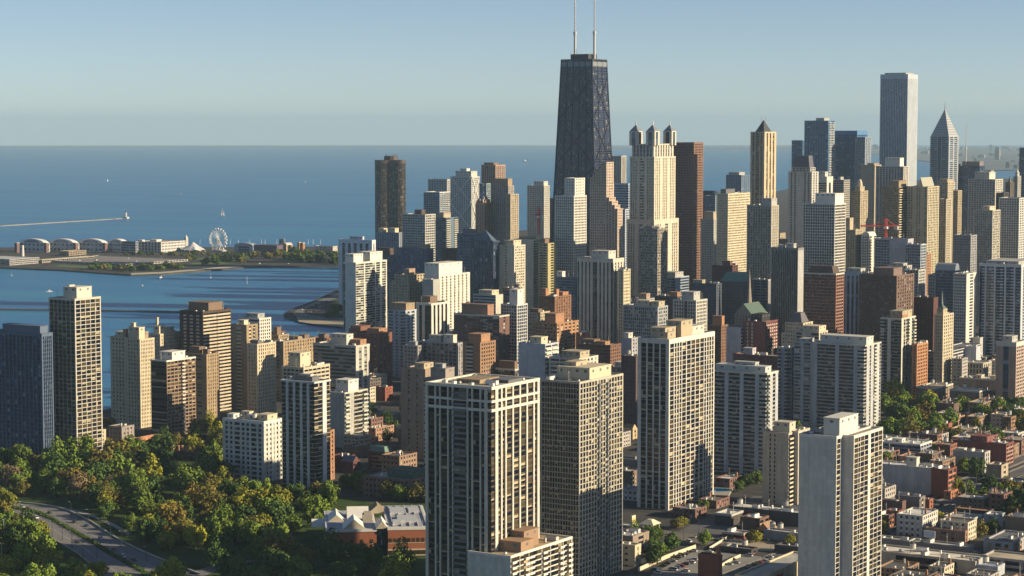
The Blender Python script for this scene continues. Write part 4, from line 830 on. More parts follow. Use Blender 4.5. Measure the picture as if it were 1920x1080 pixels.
def braced_tower():
    D = ground(1110, 588).dot(F)
    C = at(1110, 112, D)
    w, d = solve_side(C, EAST, 1053), solve_side(C, SOUTH, 1137)
    H = C.z
    root = thing('braced_skyscraper', 'tallest black tapering tower with crossed braces and two white antennas', 'tower', (C.x + w / 2, C.y - d / 2, 0))
    wb, db = w * 1.62, d * 1.6
    hw = lambda t: lerp(wb, w, t) / 2
    hd = lambda t: lerp(db, d, t) / 2
    ring = lambda t, o=0: [(-hw(t) - o, -hd(t) - o), (hw(t) + o, -hd(t) - o), (hw(t) + o, hd(t) + o), (-hw(t) - o, hd(t) + o)]
    g = MB()
    n = 98
    A, Z = ring(0), ring(1)
    for i in range(4):
        j = (i + 1) % 4
        nu = 30 if i % 2 == 0 else 18
        g.quad([(*A[i], -3), (*A[j], -3), (*Z[j], H), (*Z[i], H)], 0, [(i * 50, 0), (i * 50 + nu, 0), (i * 50 + nu, n), (i * 50, n)])
    g.build('glazing', glass((.012, .020, .050), .12, (.30, .26, .17)), root)  # blue of the shaded side painted into the panes
    m = MB()
    for k in range(n):                      # floor bands
        t0, t1 = k / n, (k + .42) / n
        o = .25
        a0, a1 = ring(t0, o), ring(t1, o)
        m.loft([[(*p, t0 * H) for p in a0], [(*p, t1 * H) for p in a1]], cap=False)
    m.build('floor_bands', steel((.022, .032, .072)), root)  # shade and sky-reflection blue painted into bands, columns and braces
    def on(face, s, t, o):                  # s -1..1 across the face
        if face == 'N': return Vector((-s * hw(t), hd(t) + o, t * H))
        if face == 'S': return Vector((s * hw(t), -hd(t) - o, t * H))
        if face == 'W': return Vector((-hw(t) - o, -s * hd(t), t * H))
        return Vector((hw(t) + o, s * hd(t), t * H))
    c = MB()
    for f_ in 'NSEW':
        cs = (-1, -.6, -.2, .2, .6, 1) if f_ in 'NS' else (-1, -.33, .33, 1)
        for s in cs:
            c.bar(on(f_, s, 0, .35), on(f_, s, 1, .35), .8 if abs(s) == 1 else .5)
    c.build('column', steel((.016, .022, .05)), root)
    tiers = [0, .2, .4, .585, .765, .93]
    for f_ in 'NSEW':
        x = MB()
        for a_, b_ in zip(tiers, tiers[1:]):
            x.bar(on(f_, -1, a_, .45), on(f_, 1, b_, .45), .6)
            x.bar(on(f_, 1, a_, .45), on(f_, -1, b_, .45), .6)
            x.bar(on(f_, -1, b_, .45), on(f_, 1, b_, .45), .5)
        x.build('cross_brace', steel((.016, .022, .05)), root)
    cr = MB()
    for k in range(5):                       # pale louvred strip at the crown
        for f_ in 'NS':
            p, q = on(f_, -.96 + k * .39, .975, .4), on(f_, -.64 + k * .39, .975, .4)
            cr.box(p.x, q.x, p.y - .2, p.y + .2, p.z, p.z + 6)
    for k in range(3):
        for f_ in 'EW':
            p, q = on(f_, -.95 + k * .65, .975, .4), on(f_, -.35 + k * .65, .975, .4)
            cr.box(p.x - .2, p.x + .2, p.y, q.y, p.z, p.z + 6)
    cr.build('crown_louvre', steel((.2, .22, .24)), root)
    rf = MB()
    rf.box(-w / 2 - .8, w / 2 + .8, -d / 2 - .8, d / 2 + .8, H, H + 1.2)
    rf.box(-w * .28, w * .30, -d * .3, d * .3, H + 1.2, H + 8)
    rf.build('roof', steel((.05, .05, .06)), root)
    for k, px in enumerate((1076, 1114)):
        s = -.30 if px == 1076 else .34     # east mast left, west mast right
        X = -s * w * 1.0
        an = MB()
        for z0, z1, r_ in ((H + 1, H + 34, 1.7), (H + 34, H + 38, 2.4), (H + 38, H + 78, .8), (H + 78, H + 112, .45)):
            an.bar((X, 0, z0), (X, 0, z1), r_, 0 if z1 < H + 110 else 0, 8)
        for q in range(8):
            z = H + 40 + q * 5
            an.bar((X - 1.8, 0, z), (X + 1.8, 0, z), .25)
            an.bar((X, -1.8, z + 2), (X, 1.8, z + 2), .25)
        an.build('antenna', steel((.50, .49, .48)), root)
    FOOT.append((C.x - 10, C.x + w + 10, C.y - d - 10, C.y + 10))
    for i in range(5):
        q = MB(); q.bar((w * (-.4 + .18 * i), d * .25, H + 8), (w * (-.4 + .18 * i), d * .25, H + 12 + i % 2 * 3), .3); q.build('roof_mast', steel((.6, .6, .6)), root)
braced_tower()

def turret_tower():
    root, w, d, H, D, k = B('pale limestone tower crowned by four pointed corner turrets', 1177, 1226, 1271, 412, 613, (.60, .55, .45),
                            ('|W|W|W|!|WWW|!|W|W|W|', .5, .35), ('|W|W|W|!|WWW|!|W|W|W|', .5, .35), g='t', fh=3.6, cap=6, ret=True, pp=.8)
    Ht = H + 142 * k
    x0, x1, y0, y1 = w * .04, w * .94, -d * .90, -d * .04
    lime = mat((.60, .55, .45), .85, .1, .35, streak=True)
    blu = mat((.42, .46, .46), .6, .1, .35, streak=True)
    volume(root, x0, x1, y0, y1, H - 1, H + 118 * k, lime, lime, GL['t'], ('|W|W|W|!WWWW!|W|W|W|', .5, .4), ('|W|W|W|!W|W|W!|W|W|W|', .55, .4), 3.5, 2, .7, .3)
    volume(root, x0 + 2, x1 - 2, y0 + 2, y1 - 2, H + 118 * k - 1, Ht, lime, blu, GL['b'], ('|W|W|W|W|W|W|', .35, .1), ('|W|W|W|W|W|W|W|', .55, .1), 5, 1.2, .8, .3)
    q = 18 * k * .48
    for cx in (x0 + 2 + q * .5, x1 - 2 - q * .5):
        for cy in (y0 + 2 + q * .5, y1 - 2 - q * .5):
            volume(root, cx - q, cx + q, cy - q, cy + q, Ht - 2, Ht + 24 * k, lime, lime, GL['b'], ('|D|', .35, .1), ('|D|', .35, .1), 8, 1.2, .4, .2)
            roof_shape(root, 'pyramid', cx - q, cx + q, cy - q, cy + q, Ht + 24 * k, 12 * k, mat((.20, .22, .26), .45))
            f = MB(); f.bar((cx, cy, Ht + 34 * k), (cx, cy, Ht + 41 * k), .6, 0, 6); f.bar((cx, cy, Ht + 40 * k), (cx, cy, Ht + 43 * k), (1.0, .2), 0, 6)
            f.build('finial', mat((.6, .6, .6)), root)
turret_tower()

# stepped, slanting shouldered tower in front of the black one
r, w, d, H, D, k = B('rose beige tower with a slanting blue glass shoulder', 1107, 1137, 1150, 346, 628, (.56, .44, .35), (8, .45, .45), (4, .5, .42), g='d', fh=3.3, ret=True, cap=1, units=0)
wl_ = mat((.56, .44, .35), .85, .1, .35, streak=True)
for i in range(6):
    a0, a1 = i / 6, (i + 1) / 6
    hh = (8 + 34 * (i + 1) / 6) * k
    X0, X1 = w * (1 - a1), w * (1 - a0)
    volume(r, X0 + .02, X1 - .02, -d + .05, -.05, H - 1, H + hh, wl_, wl_, GL['b'], (1, .45, .45), (4, .5, .42), 3.3, .8, .3, .2)
    if i:
        sg = MB()
        sg.quad([(X1 + w / 6 - .3, -d, H + hh - 34 * k / 6), (X1 + w / 6 - .3, 0, H + hh - 34 * k / 6), (X1, 0, H + hh), (X1, -d, H + hh)])
        sg.build('sloped_glass', mat((.2, .32, .5), .2, spec=.7), r)
for i in range(4):
    B_h = H - (24 + 7 * i) * k
    volume(r, -3.2 * (i + 1), -3.2 * i - .05, -d + 1, -1 - i, -3, B_h, wl_, wl_, GL['d'], (1, .4, .45), (4, .5, .42), 3.3, .8, .3, .2)

def lobed_tower():
    D = ground(733, 503).dot(F)
    C = at(733, 300, D)
    root = thing('curved_skyscraper', 'dark bronze curved three lobed tower standing against the lake', 'tower', (C.x, C.y, 0))
    R = 31 / FPX * D
    n = 60
    ph = math.radians(148 + 180)
    def out(o=0):
        P = []
        for i in range(n):
            t = 2 * math.pi * i / n
            r_ = R * (.80 + .22 * math.cos(3 * t)) + o
            az = t + 1.02
            P.append((r_ * math.cos(az), r_ * math.sin(az)))
        return P
    g = MB()
    g.prism(out(), -3, C.z - 1, 0, (.35, 65))
    g.build('glazing', glass((.018, .019, .024), .20, (.28, .22, .13), .22), root)
    m = MB()
    for k in range(65):
        z = k * (C.z - 6) / 65
        m.prism(out(.35), z, z + .9, 0, cap=False)
    m.build('floor_bands', steel((.05, .046, .045)), root)
    for i in range(0, n, 4):
        p = out(.4)[i]
        q = MB(); q.bar((*p, 0), (*p, C.z - 5), .35); q.build('mullion', steel((.05, .04, .035)), root)
    t_ = MB(); t_.prism(out(.5), C.z - 6, C.z, 0)
    t_.prism([(R * .42 * math.cos(i * .5236), R * .42 * math.sin(i * .5236)) for i in range(12)], C.z, C.z + 7, 0)
    for i in range(6): t_.bar((math.cos(i) * 9, math.sin(i) * 9, C.z), (math.cos(i) * 9, math.sin(i) * 9, C.z + 10), .4)
    t_.build('roof', steel((.08, .06, .05)), root)
    FOOT.append((C.x - R, C.x + R, C.y - R, C.y + R))
lobed_tower()

def chevron_tower():
    root, w, d, H, D, k = B('pale tower with a faceted pointed top and needle spire at right', 1745, 1779, 1797, 256, 472, (.36, .39, .43), ('|WW|D|WW|', .2, .35), ('|WW|WW|', .4, .35), g='b', fh=3.8, cap=.8, ret=True, units=0)
    st = mat((.42, .42, .41), .5)
    dk = mat((.24, .26, .30), .4)
    m = MB()
    cx, cy = w / 2, -d / 2
    n = 22
    for i in range(n):                       # stacked shrinking storeys, dark and pale by turns
        f0 = 1 - i / n; f1 = 1 - (i + .85) / n
        z0, z1 = H + 52 * k * i / n, H + 52 * k * (i + 1) / n
        r0 = [(cx + sx * w / 2 * f0, cy + sy * d / 2 * f0, z0) for sx, sy in ((-1, -1), (1, -1), (1, 1), (-1, 1))]
        r1 = [(cx + sx * w / 2 * f1, cy + sy * d / 2 * f1, z1) for sx, sy in ((-1, -1), (1, -1), (1, 1), (-1, 1))]
        m.loft([r0, r1], i % 2)
    m.build('pointed_top', [st, dk], root)
    s = MB(); s.bar((cx, cy, H + 50 * k), (cx, cy, H + 67 * k), (1.2, .2), 0, 6); s.build('spire', st, root)
chevron_tower()

def needle(px, y0, y1, D, label, cat, name, r_=(1.0, .3), c=(.6, .58, .56)):
    p = at(px, y0, D)
    q = at(px, y1, D)
    root = thing(name, label, cat, (p.x, p.y, p.z))
    m = MB(); m.bar((0, 0, 0), (0, 0, q.z - p.z), r_, 0, 6); m.build('mast', mat(c), root)
    m = MB()
    for i in range(7): m.bar((-1.5, 0, (q.z - p.z) * i / 7), (1.5, 0, (q.z - p.z) * i / 7 + .1), .25)
    m.build('crossarm', mat(c), root)
needle(1811, 308, 222, ground(1811, 469).dot(F), 'thin tall antenna mast rising from the navy glass tower', 'antenna', 'antenna_mast', (1.6, .3))
needle(1405, 585, 506, ground(1405, 672).dot(F), 'slender pointed church spire beside the copper gabled hall', 'spire', 'church_spire', (3.2, .15), (.42, .36, .3))
needle(1766, 600, 545, ground(1766, 715).dot(F), 'thin green spire above the small stepped cream tower', 'spire', 'church_spire', (2.2, .1), (.3, .36, .33))
for px in (1428, 1437):
    rr, ww, dd, HH, DD, kk = pk
    m = MB(); m.bar((ww * (.35 if px == 1437 else .65), -dd / 2, HH + 18 * kk), (ww * (.35 if px == 1437 else .65), -dd / 2, HH + 29 * kk), .35); m.build('roof_mast', mat((.4, .4, .4)), rr)
# gables round the foot of the copper roofed brown tower
rr, ww, dd, HH, DD, kk = t_
m = MB(); m.bar((ww / 2, -dd / 2, HH + 28 * kk), (ww / 2, -dd / 2, HH + 38 * kk), .4); m.build('finial', mat((.4, .4, .42)), rr)
for q in range(3):
    m = MB(); x = ww * (q + .5) / 3
    m.quad([(x + 2.5, .7, HH), (x - 2.5, .7, HH), (x, .7, HH + 10 * kk)]); m.quad([(x - 2.5, .7, HH), (x, .7, HH + 10 * kk), (x, -4, HH + 10 * kk), (x - 2.5, -4, HH)]); m.quad([(x, .7, HH + 10 * kk), (x + 2.5, .7, HH), (x + 2.5, -4, HH), (x, -4, HH + 10 * kk)])
    m.build('gable', mat((.42, .30, .21)), rr)
    m = MB(); y = -dd * (q + .5) / 3
    m.quad([(-.7, y + 2, HH), (-.7, y - 2, HH), (-.7, y, HH + 10 * kk)]); m.quad([(-.7, y - 2, HH), (4, y - 2, HH), (4, y, HH + 10 * kk), (-.7, y, HH + 10 * kk)]); m.quad([(-.7, y + 2, HH), (-.7, y, HH + 10 * kk), (4, y, HH + 10 * kk), (4, y + 2, HH)])
    m.build('gable', mat((.42, .30, .21)), rr)
# diagonal braces of the white braced tower
rr, ww, dd, HH, DD, kk = xr_
for f_, L in (('N', ww), ('W', dd)):
    m = MB()
    zs = [HH * q / 4 for q in range(5)]
    P = (lambda s, z: Vector((ww - s * ww, .9, z))) if f_ == 'N' else (lambda s, z: Vector((-.9, -s * dd, z)))
    for q, (a_, b_) in enumerate(zip(zs, zs[1:])):
        m.bar(P(0, a_), P(1, b_), .8); m.bar(P(1, a_), P(0, b_), .8)
    m.build('cross_brace', mat((.74, .73, .68)), rr)

# ================================================================ LAND AND WATER
def poly(name, pts, m, z=0.0, skirt=0, kind='structure'):
    bm_ = bmesh.new()
    vs = [bm_.verts.new((p[0], p[1], z)) for p in pts]
    es = [bm_.edges.new((vs[i], vs[(i + 1) % len(vs)])) for i in range(len(vs))]
    bmesh.ops.triangle_fill(bm_, use_beauty=True, use_dissolve=False, edges=es)
    for f_ in bm_.faces:
        if f_.normal.z < 0: f_.normal_flip()
    if skirt:
        lo = [bm_.verts.new((p[0], p[1], z - skirt)) for p in pts]
        for i in range(len(vs)):
            j = (i + 1) % len(vs)
            bm_.faces.new((vs[i], vs[j], lo[j], lo[i]))
    me = bpy.data.meshes.new(name)
    bm_.to_mesh(me); bm_.free()
    me.materials.append(m)
    o = put(name, me)
    if kind: o['kind'] = kind
    return o

GP = lambda x, y: tuple(ground(x, y, 0))
def land_mat(c1, c2, scale=.02, name='ground', c3=None):
    m = bpy.data.materials.new(name); m.use_nodes = True
    nt = m.node_tree; b = nt.nodes['Principled BSDF']
    b.inputs['Roughness'].default_value = .95; b.inputs['Specular IOR Level'].default_value = .1
    t = nd(nt, 'ShaderNodeTexCoord'); nz = nd(nt, 'ShaderNodeTexNoise'); nz.inputs['Scale'].default_value = scale
    nz.inputs['Detail'].default_value = 8; nz.inputs['Roughness'].default_value = .7
    nt.links.new(t.outputs['Object'], nz.inputs[0])
    cr = nd(nt, 'ShaderNodeValToRGB'); cr.color_ramp.elements[0].position = .4; cr.color_ramp.elements[0].color = (*c1, 1)
    cr.color_ramp.elements[1].position = .62; cr.color_ramp.elements[1].color = (*c2, 1)
    if c3:
        e_ = cr.color_ramp.elements.new(.72); e_.color = (*c3, 1)
    nt.links.new(nz.outputs[0], cr.inputs[0]); nt.links.new(cr.outputs[0], b.inputs['Base Color'])
    return m
CITY = land_mat((.055, .055, .058), (.10, .095, .085), .06)
GRASS = land_mat((.035, .065, .018), (.07, .105, .03), .05, 'grass')
ASPH = mat((.085, .085, .09), .9, .18, .08)
CONC = mat((.34, .32, .29), .9, .12, .1)
shore = [(-1500, 860), (-400, 800), (0, 785), (190, 770), (330, 735), (450, 700), (560, 664), (645, 642), (648, 612), (600, 607), (560, 601), (535, 594), (532, 589), (550, 578),
         (590, 563), (640, 540), (690, 521), (705, 508), (690, 500), (640, 498), (480, 499), (430, 503), (300, 514), (245, 515), (120, 506), (0, 501), (-300, 498), (-300, 466),
         (0, 464), (430, 463), (640, 462), (700, 462), (760, 455), (900, 440), (1050, 425), (1200, 405), (1350, 380), (1460, 358), (1520, 345), (1640, 338), (1750, 338), (1840, 333), (1930, 336), (2400, 345)]
pts = [GP(*p) for p in shore]
for a_, b_ in ((6000, 7000), (6000, -1500), (-2500, -1500), (-2500, 900)):
    v = RT * a_ + F * b_
    pts.append((v.x, v.y, 0))
poly('ground', pts, CITY, 0.0, 4)

def water_mat():
    m = bpy.data.materials.new('lake_water'); m.use_nodes = True
    nt = m.node_tree; b = nt.nodes['Principled BSDF']
    b.inputs['Roughness'].default_value = .32; b.inputs['IOR'].default_value = 1.33
    b.inputs['Specular IOR Level'].default_value = .08
    t = nd(nt, 'ShaderNodeTexCoord')
    mp = nd(nt, 'ShaderNodeMapping'); mp.inputs['Rotation'].default_value = (0, 0, R_(-32)); mp.inputs['Scale'].default_value = (.35, 2.6, 1)
    nt.links.new(t.outputs['Object'], mp.inputs[0])
    nz = nd(nt, 'ShaderNodeTexNoise'); nz.inputs['Scale'].default_value = .0022; nz.inputs['Detail'].default_value = 6; nz.inputs['Roughness'].default_value = .6; nz.inputs['Distortion'].default_value = .6
    nt.links.new(mp.outputs[0], nz.inputs[0])
    cr = nd(nt, 'ShaderNodeValToRGB')
    cr.color_ramp.elements[0].position = .36; cr.color_ramp.elements[0].color = (.03, .15, .37, 1)
    cr.color_ramp.elements[1].position = .62; cr.color_ramp.elements[1].color = (.045, .22, .39, 1)
    nt.links.new(nz.outputs[0], cr.inputs[0]); nt.links.new(cr.outputs[0], b.inputs['Base Color'])
    n2 = nd(nt, 'ShaderNodeTexNoise'); n2.inputs['Scale'].default_value = .12; n2.inputs['Detail'].default_value = 6
    nt.links.new(t.outputs['Object'], n2.inputs[0])
    bp = nd(nt, 'ShaderNodeBump'); bp.inputs['Strength'].default_value = .6; bp.inputs['Distance'].default_value = 1.2
    nt.links.new(n2.outputs[0], bp.inputs['Height']); nt.links.new(bp.outputs[0], b.inputs['Normal'])
    return m
wm_ = MB()
rs = [150 * 1.12 ** i for i in range(54)]
na = 72
def wpt(i, j):
    az = HEAD - R_(75) + R_(150) * j / na
    r_ = rs[i]
    return (r_ * math.sin(az), r_ * math.cos(az), -1.5 - r_ * r_ / (2 * EARTH))
for i in range(len(rs) - 1):
    for j in range(na):
        wm_.quad([wpt(i, j + 1), wpt(i, j), wpt(i + 1, j), wpt(i + 1, j + 1)])
tag(wm_.build('lake_water', water_mat()), kind='structure')

def far_land(name, near, yfar, m, n=30):
    mb = MB()
    def yn(x):
        for (x0, y0), (x1, y1) in zip(near, near[1:]):
            if x0 <= x <= x1: return lerp(y0, y1, (x - x0) / (x1 - x0))
        return near[-1][1]
    X0, X1 = near[0][0], near[-1][0]
    K = 8
    g = [[curved(lerp(X0, X1, i / n), lerp(yn(lerp(X0, X1, i / n)), yfar, k / K), 3) for k in range(K + 1)] for i in range(n + 1)]
    for i in range(n):
        for k in range(K):
            mb.quad([g[i][k], g[i + 1][k], g[i + 1][k + 1], g[i][k + 1]])
    return tag(mb.build(name, m), kind='structure')
FAR = land_mat((.12, .15, .16), (.22, .23, .22), .002, 'far_land')  # paled so that distance haze is part of the land colour
far_land('terrain', [(1585, 284), (1640, 289), (1715, 300), (1748, 303), (1800, 315), (1860, 319), (1925, 318), (2300, 318)], 275.5, FAR)
far_land('terrain', [(1130, 279), (1300, 279), (1480, 280), (1600, 281)], 274.3, FAR)
far_land('terrain', [(-200, 276.2), (500, 276.2), (1050, 276.4)], 274.0, FAR)

# far off buildings beyond the lake's end
fb_m = [mat((.42, .40, .37), .9), mat((.25, .24, .24), .9), mat((.5, .45, .38), .9)]
FR = random.Random(3)
fmesh = []
for q in range(5):
    m = MB()
    a_ = (.5, .35, .28, .7, .45)[q]
    m.box(-a_, a_, -.3, .3, -.1, 1.0, 0)
    m.box(-a_ * .5, a_ * .5, -.2, .2, 1.0, 1.12, 1)
    for k in range(6): m.box(-a_ - .01, a_ + .01, -.31, .31, .08 + k * .15, .13 + k * .15, 1)
    fmesh.append(m.mesh('far_building', [fb_m[q % 3], mat((.08, .09, .1), .5)]))
far_spots = []
for i in range(85):
    x = FR.uniform(1600, 1925); y = FR.choice((279, 281, 284, 288, 293, 298, 304, 310, 316))
    if y > 284 + (x - 1590) * .09: continue
    far_spots.append((x, y + FR.uniform(-1, 1), FR.uniform(2, 6) * (1 + (FR.random() < .12) * 1.2), FR.uniform(3, 9)))
far_spots += [(1738, 290, 8, 5), (1870, 300, 22, 9), (1889, 316, 12, 10), (1904, 317, 8, 8), (1762, 296, 9, 8), (1840, 296, 6, 9), (1912, 312, 9, 6)]
for i in range(34):
    far_spots.append((FR.uniform(1315, 1420), 278.4 + FR.uniform(-.3, .3), FR.uniform(1.5, 3.6), FR.uniform(2, 5)))
far_spots.sort()
for i, (x, y, h, wd) in enumerate(far_spots):
    p = curved(x, y, 0)
    D = p.dot(F)
    near = y > 279.2
    o = put('far_building', fmesh[FR.randrange(5)], None, (p.x, p.y, p.z - 2), FR.choice((0, .3)), (wd / FPX * D, wd / FPX * D, h / FPX * D))
    if h > 7:
        tag(o, {8: 'pale hazy block far left of the pointed spire tower', 22: 'tallest hazy far tower near the right edge behind the mast', 12: 'broad hazy far block above the carved grey towers at right', 9: 'hazy far block between the white ribbed tower and right edge', 6: ''}.get(int(h)) or 'hazy far block standing above its neighbours on the far shore', 'building', 'hazy buildings on the far shore')
    else:
        tag(o, 'small hazy building on the land beyond the right hand towers' if near else 'tiny hazy building on the horizon strip across the lake', 'building', 'small buildings on the far shore' if near else 'tiny buildings on the lake horizon')

# ---------------- road, park, beach
poly('grass_field', [GP(*p) for p in ((-400, 862), (190, 846), (420, 840), (420, 912), (530, 935), (620, 925), (690, 942), (812, 945), (812, 1045), (900, 1250), (-400, 1250))], GRASS, .004)
def strip(name, L, Rr, m, z=.012):
    a_ = [ground(*p, 0) for p in L]; b_ = [ground(*p, 0) for p in Rr]
    mb = MB()
    for i in range(len(a_) - 1):
        mb.quad([(a_[i].x, a_[i].y, z), (b_[i].x, b_[i].y, z), (b_[i + 1].x, b_[i + 1].y, z), (a_[i + 1].x, a_[i + 1].y, z)])
    me = mb
    o = me.build(name, m)
    bm_ = bmesh.new(); bm_.from_mesh(o.data); bmesh.ops.recalc_face_normals(bm_, faces=bm_.faces)
    for f_ in bm_.faces:
        if f_.normal.z < 0: f_.normal_flip()
    bm_.to_mesh(o.data); bm_.free()
    return tag(o, kind='structure')
def smooth(P, n=6):
    out = []
    for i in range(len(P) - 1):
        p0, p1, p2, p3 = P[max(i - 1, 0)], P[i], P[i + 1], P[min(i + 2, len(P) - 1)]
        for k in range(n):
            t = k / n
            out.append(tuple(.5 * ((2 * p1[c]) + (-p0[c] + p2[c]) * t + (2 * p0[c] - 5 * p1[c] + 4 * p2[c] - p3[c]) * t * t + (-p0[c] + 3 * p1[c] - 3 * p2[c] + p3[c]) * t ** 3) for c in (0, 1)))
    return out + [P[-1]]
LO = smooth([(-60, 956), (28, 962), (60, 978), (97, 1007), (150, 1040), (190, 1075), (230, 1110)])
LI = smooth([(-60, 944), (38, 957), (80, 969), (122, 991), (162, 1014), (205, 1041), (265, 1075)])
RI = smooth([(-60, 940), (45, 953), (88, 965), (129, 987), (170, 1010), (213, 1036), (275, 1071)])
RO = smooth([(-60, 930), (30, 943), (105, 953), (160, 975), (215, 1010), (280, 1042), (372, 1078)])
ROADM = mat((.20, .195, .20), .9, .15, .05)
strip('road', LO, LI, ROADM); strip('road', RI, RO, ROADM)
strip('road_marking', [(x * .66 + x2 * .34, y * .66 + y2 * .34) for (x, y), (x2, y2) in zip(RI, RO)], [(x * .65 + x2 * .35, y * .65 + y2 * .35) for (x, y), (x2, y2) in zip(RI, RO)], mat((.7, .7, .66)), .018)
strip('road_marking', [(x * .5 + x2 * .5, y * .5 + y2 * .5) for (x, y), (x2, y2) in zip(LO, LI)], [(x * .49 + x2 * .51, y * .49 + y2 * .51) for (x, y), (x2, y2) in zip(LO, LI)], mat((.7, .7, .66)), .018)
def wall_along(name, P, wd, h, m, label, cat, off=0):
    mb = MB()
    pp_ = [ground(*p, 0) for p in P]
    for p, q in zip(pp_, pp_[1:]):
        d_ = (q - p).normalized(); n_ = Vector((-d_.y, d_.x, 0)) * wd / 2
        mb.quad([p - n_, q - n_, q - n_ + Vector((0, 0, h)), p - n_ + Vector((0, 0, h))])
        mb.quad([q + n_, p + n_, p + n_ + Vector((0, 0, h)), q + n_ + Vector((0, 0, h))])
        mb.quad([p - n_ + Vector((0, 0, h)), q - n_ + Vector((0, 0, h)), q + n_ + Vector((0, 0, h)), p + n_ + Vector((0, 0, h))])
    return tag(mb.build(name, m), label, cat)
wall_along('kerb', [(x + 2, y - 1) for x, y in RO], .8, .9, mat((.45, .43, .4)), 'pale low concrete wall along the inner side of the park road', 'wall')
wall_along('kerb', [(x - 1, y + 1) for x, y in LO[8:]], .6, .5, mat((.4, .38, .36)), 'low concrete edge on the near side of the park road', 'wall')
strip('path', smooth([(330, 1085), (372, 1068), (420, 1056), (470, 1050), (560, 1046)]), smooth([(372, 1090), (400, 1072), (440, 1061), (480, 1054), (560, 1050)]), ROADM)
strip('path', smooth([(100, 948), (150, 958), (200, 975), (245, 1000)]), smooth([(100, 951), (148, 962), (196, 979), (240, 1004)]), CONC, .014)
# streets between the towers, right side
def street(name, P, m, z=.010):
    return poly(name, [GP(*p) for p in P], m, z)
street('road', [(1150, 996), (1235, 1006), (1330, 1021), (1352, 1020), (1500, 1034), (1500, 1024), (1385, 1012), (1345, 1006), (1268, 998), (1200, 984), (1150, 978)], mat((.17, .15, .135), .9, .15, .05))
street('road', [(1268, 998), (1345, 1006), (1372, 985), (1400, 962), (1440, 930), (1412, 930), (1370, 955), (1330, 968)], mat((.12, .12, .13), .9, .15, .05), .016)
street('parking_lot', [(1180, 1100), (1306, 1031), (1345, 1034), (1500, 1052), (1500, 1200), (1180, 1200)], mat((.24, .24, .23), .9, .15, .06))
street('parking_lot', [(1372, 1009), (1500, 1026), (1500, 1034), (1350, 1030)], mat((.38, .33, .25), .9, .12, .08), .014)
street('road', [(1716, 1035), (1780, 1000), (1800, 960), (1815, 960), (1800, 1005), (1745, 1045)], mat((.12, .12, .13), .9, .15, .05))
street('road', [(1640, 1018), (1730, 1030), (1850, 1045), (2000, 1062), (2000, 1052), (1850, 1036), (1730, 1022), (1640, 1008)], mat((.12, .12, .13), .9, .15, .05), .016)
street('road', [(1712, 700), (1850, 716), (1920, 722), (1920, 714), (1850, 708), (1712, 692)], mat((.13, .13, .14), .9, .15, .05))
# lake shore drive, its beach and the peninsula lawns
street('beach', [(560, 603), (600, 609), (645, 613), (645, 605), (600, 601), (556, 594)], mat((.42, .36, .26), .95, .1, .05))
street('road', [(640, 548), (600, 562), (562, 578), (548, 588), (556, 594), (600, 601), (645, 604), (645, 597), (610, 595), (580, 590), (568, 584), (585, 573), (645, 556)], mat((.19, .19, .19), .9, .1, .05))
street('lawn', [(105, 500), (185, 504), (245, 507), (250, 504), (190, 500), (110, 496)], mat((.09, .14, .05), .95, .2, .03))
street('lawn', [(345, 498), (420, 495), (460, 491), (440, 488), (360, 493)], mat((.09, .14, .04), .95, .2, .03))
street('lawn', [(360, 486), (470, 486), (470, 481), (400, 481)], mat((.10, .16, .04), .95, .2, .03))
street('esplanade', [(246, 515), (300, 513), (430, 502), (452, 500), (452, 498), (430, 499), (300, 510), (246, 512)], mat((.5, .46, .38), .9, .1, .05), .02)

# swimming pool by the wide slab
pr_ = thing('swimming_pool', 'bright blue swimming pool with pale deck right of the egg crate tower', 'pool', ground(1354, 922))
c0 = ground(1354, 922)
def relp(L, z): return [(ground(*p).x - c0.x, ground(*p).y - c0.y, z) for p in L]
m = MB(); q_ = relp([(1335, 930), (1366, 932), (1374, 918), (1338, 914)], 0); m.prism([(p[0], p[1]) for p in q_], 0, 1.0); m.build('deck', CONC, pr_)
m = MB(); m.quad(relp([(1338, 925), (1364, 924), (1367, 918.5), (1340, 917.5)], 1.03)); o = m.build('pool_water', mat((.03, .32, .55), .1, spec=.5), pr_)
# ================================================================ PIER, PENINSULA, WHEEL
B('grey flat roofed filtration hall at the left end of the peninsula', -90, 18, 73, 486, 498, (.36, .36, .36), (14, .2, .5), (16, .2, .5), g='k', name='industrial_hall', cat='building', roofc=(.5, .5, .5), units=0)
B('long dark windowed hall with pale roof on the peninsula', 70, 79, 176, 487, 494, (.34, .31, .27), (3, .3, .4), (24, .15, .5), g='k', name='industrial_hall', cat='building', roofc=(.5, .46, .38), units=0, fh=4)
B('sprawling low reservoir roof with vents across the peninsula', 66, 236, 352, 495, 499, (.42, .41, .40), (20, .2, .4), (20, .2, .4), g='k', name='industrial_hall', cat='building', roofc=(.24, .22, .21), units=10, fh=3, cap=.8)
B('tan roofed block above the long dark windowed hall', 112, 129, 161, 471, 480, (.34, .28, .2), (4, .3, .4), (10, .3, .4), g='k', name='industrial_hall', cat='building', roofc=(.42, .33, .22), units=0)
needle(43, 484, 460, ground(43, 487).dot(F), 'tall white chimney stack on the peninsula halls', 'chimney', 'chimney_stack', (2.6, 1.9), (.7, .68, .66))
hl = ['leftmost', 'second', 'third', 'rightmost']
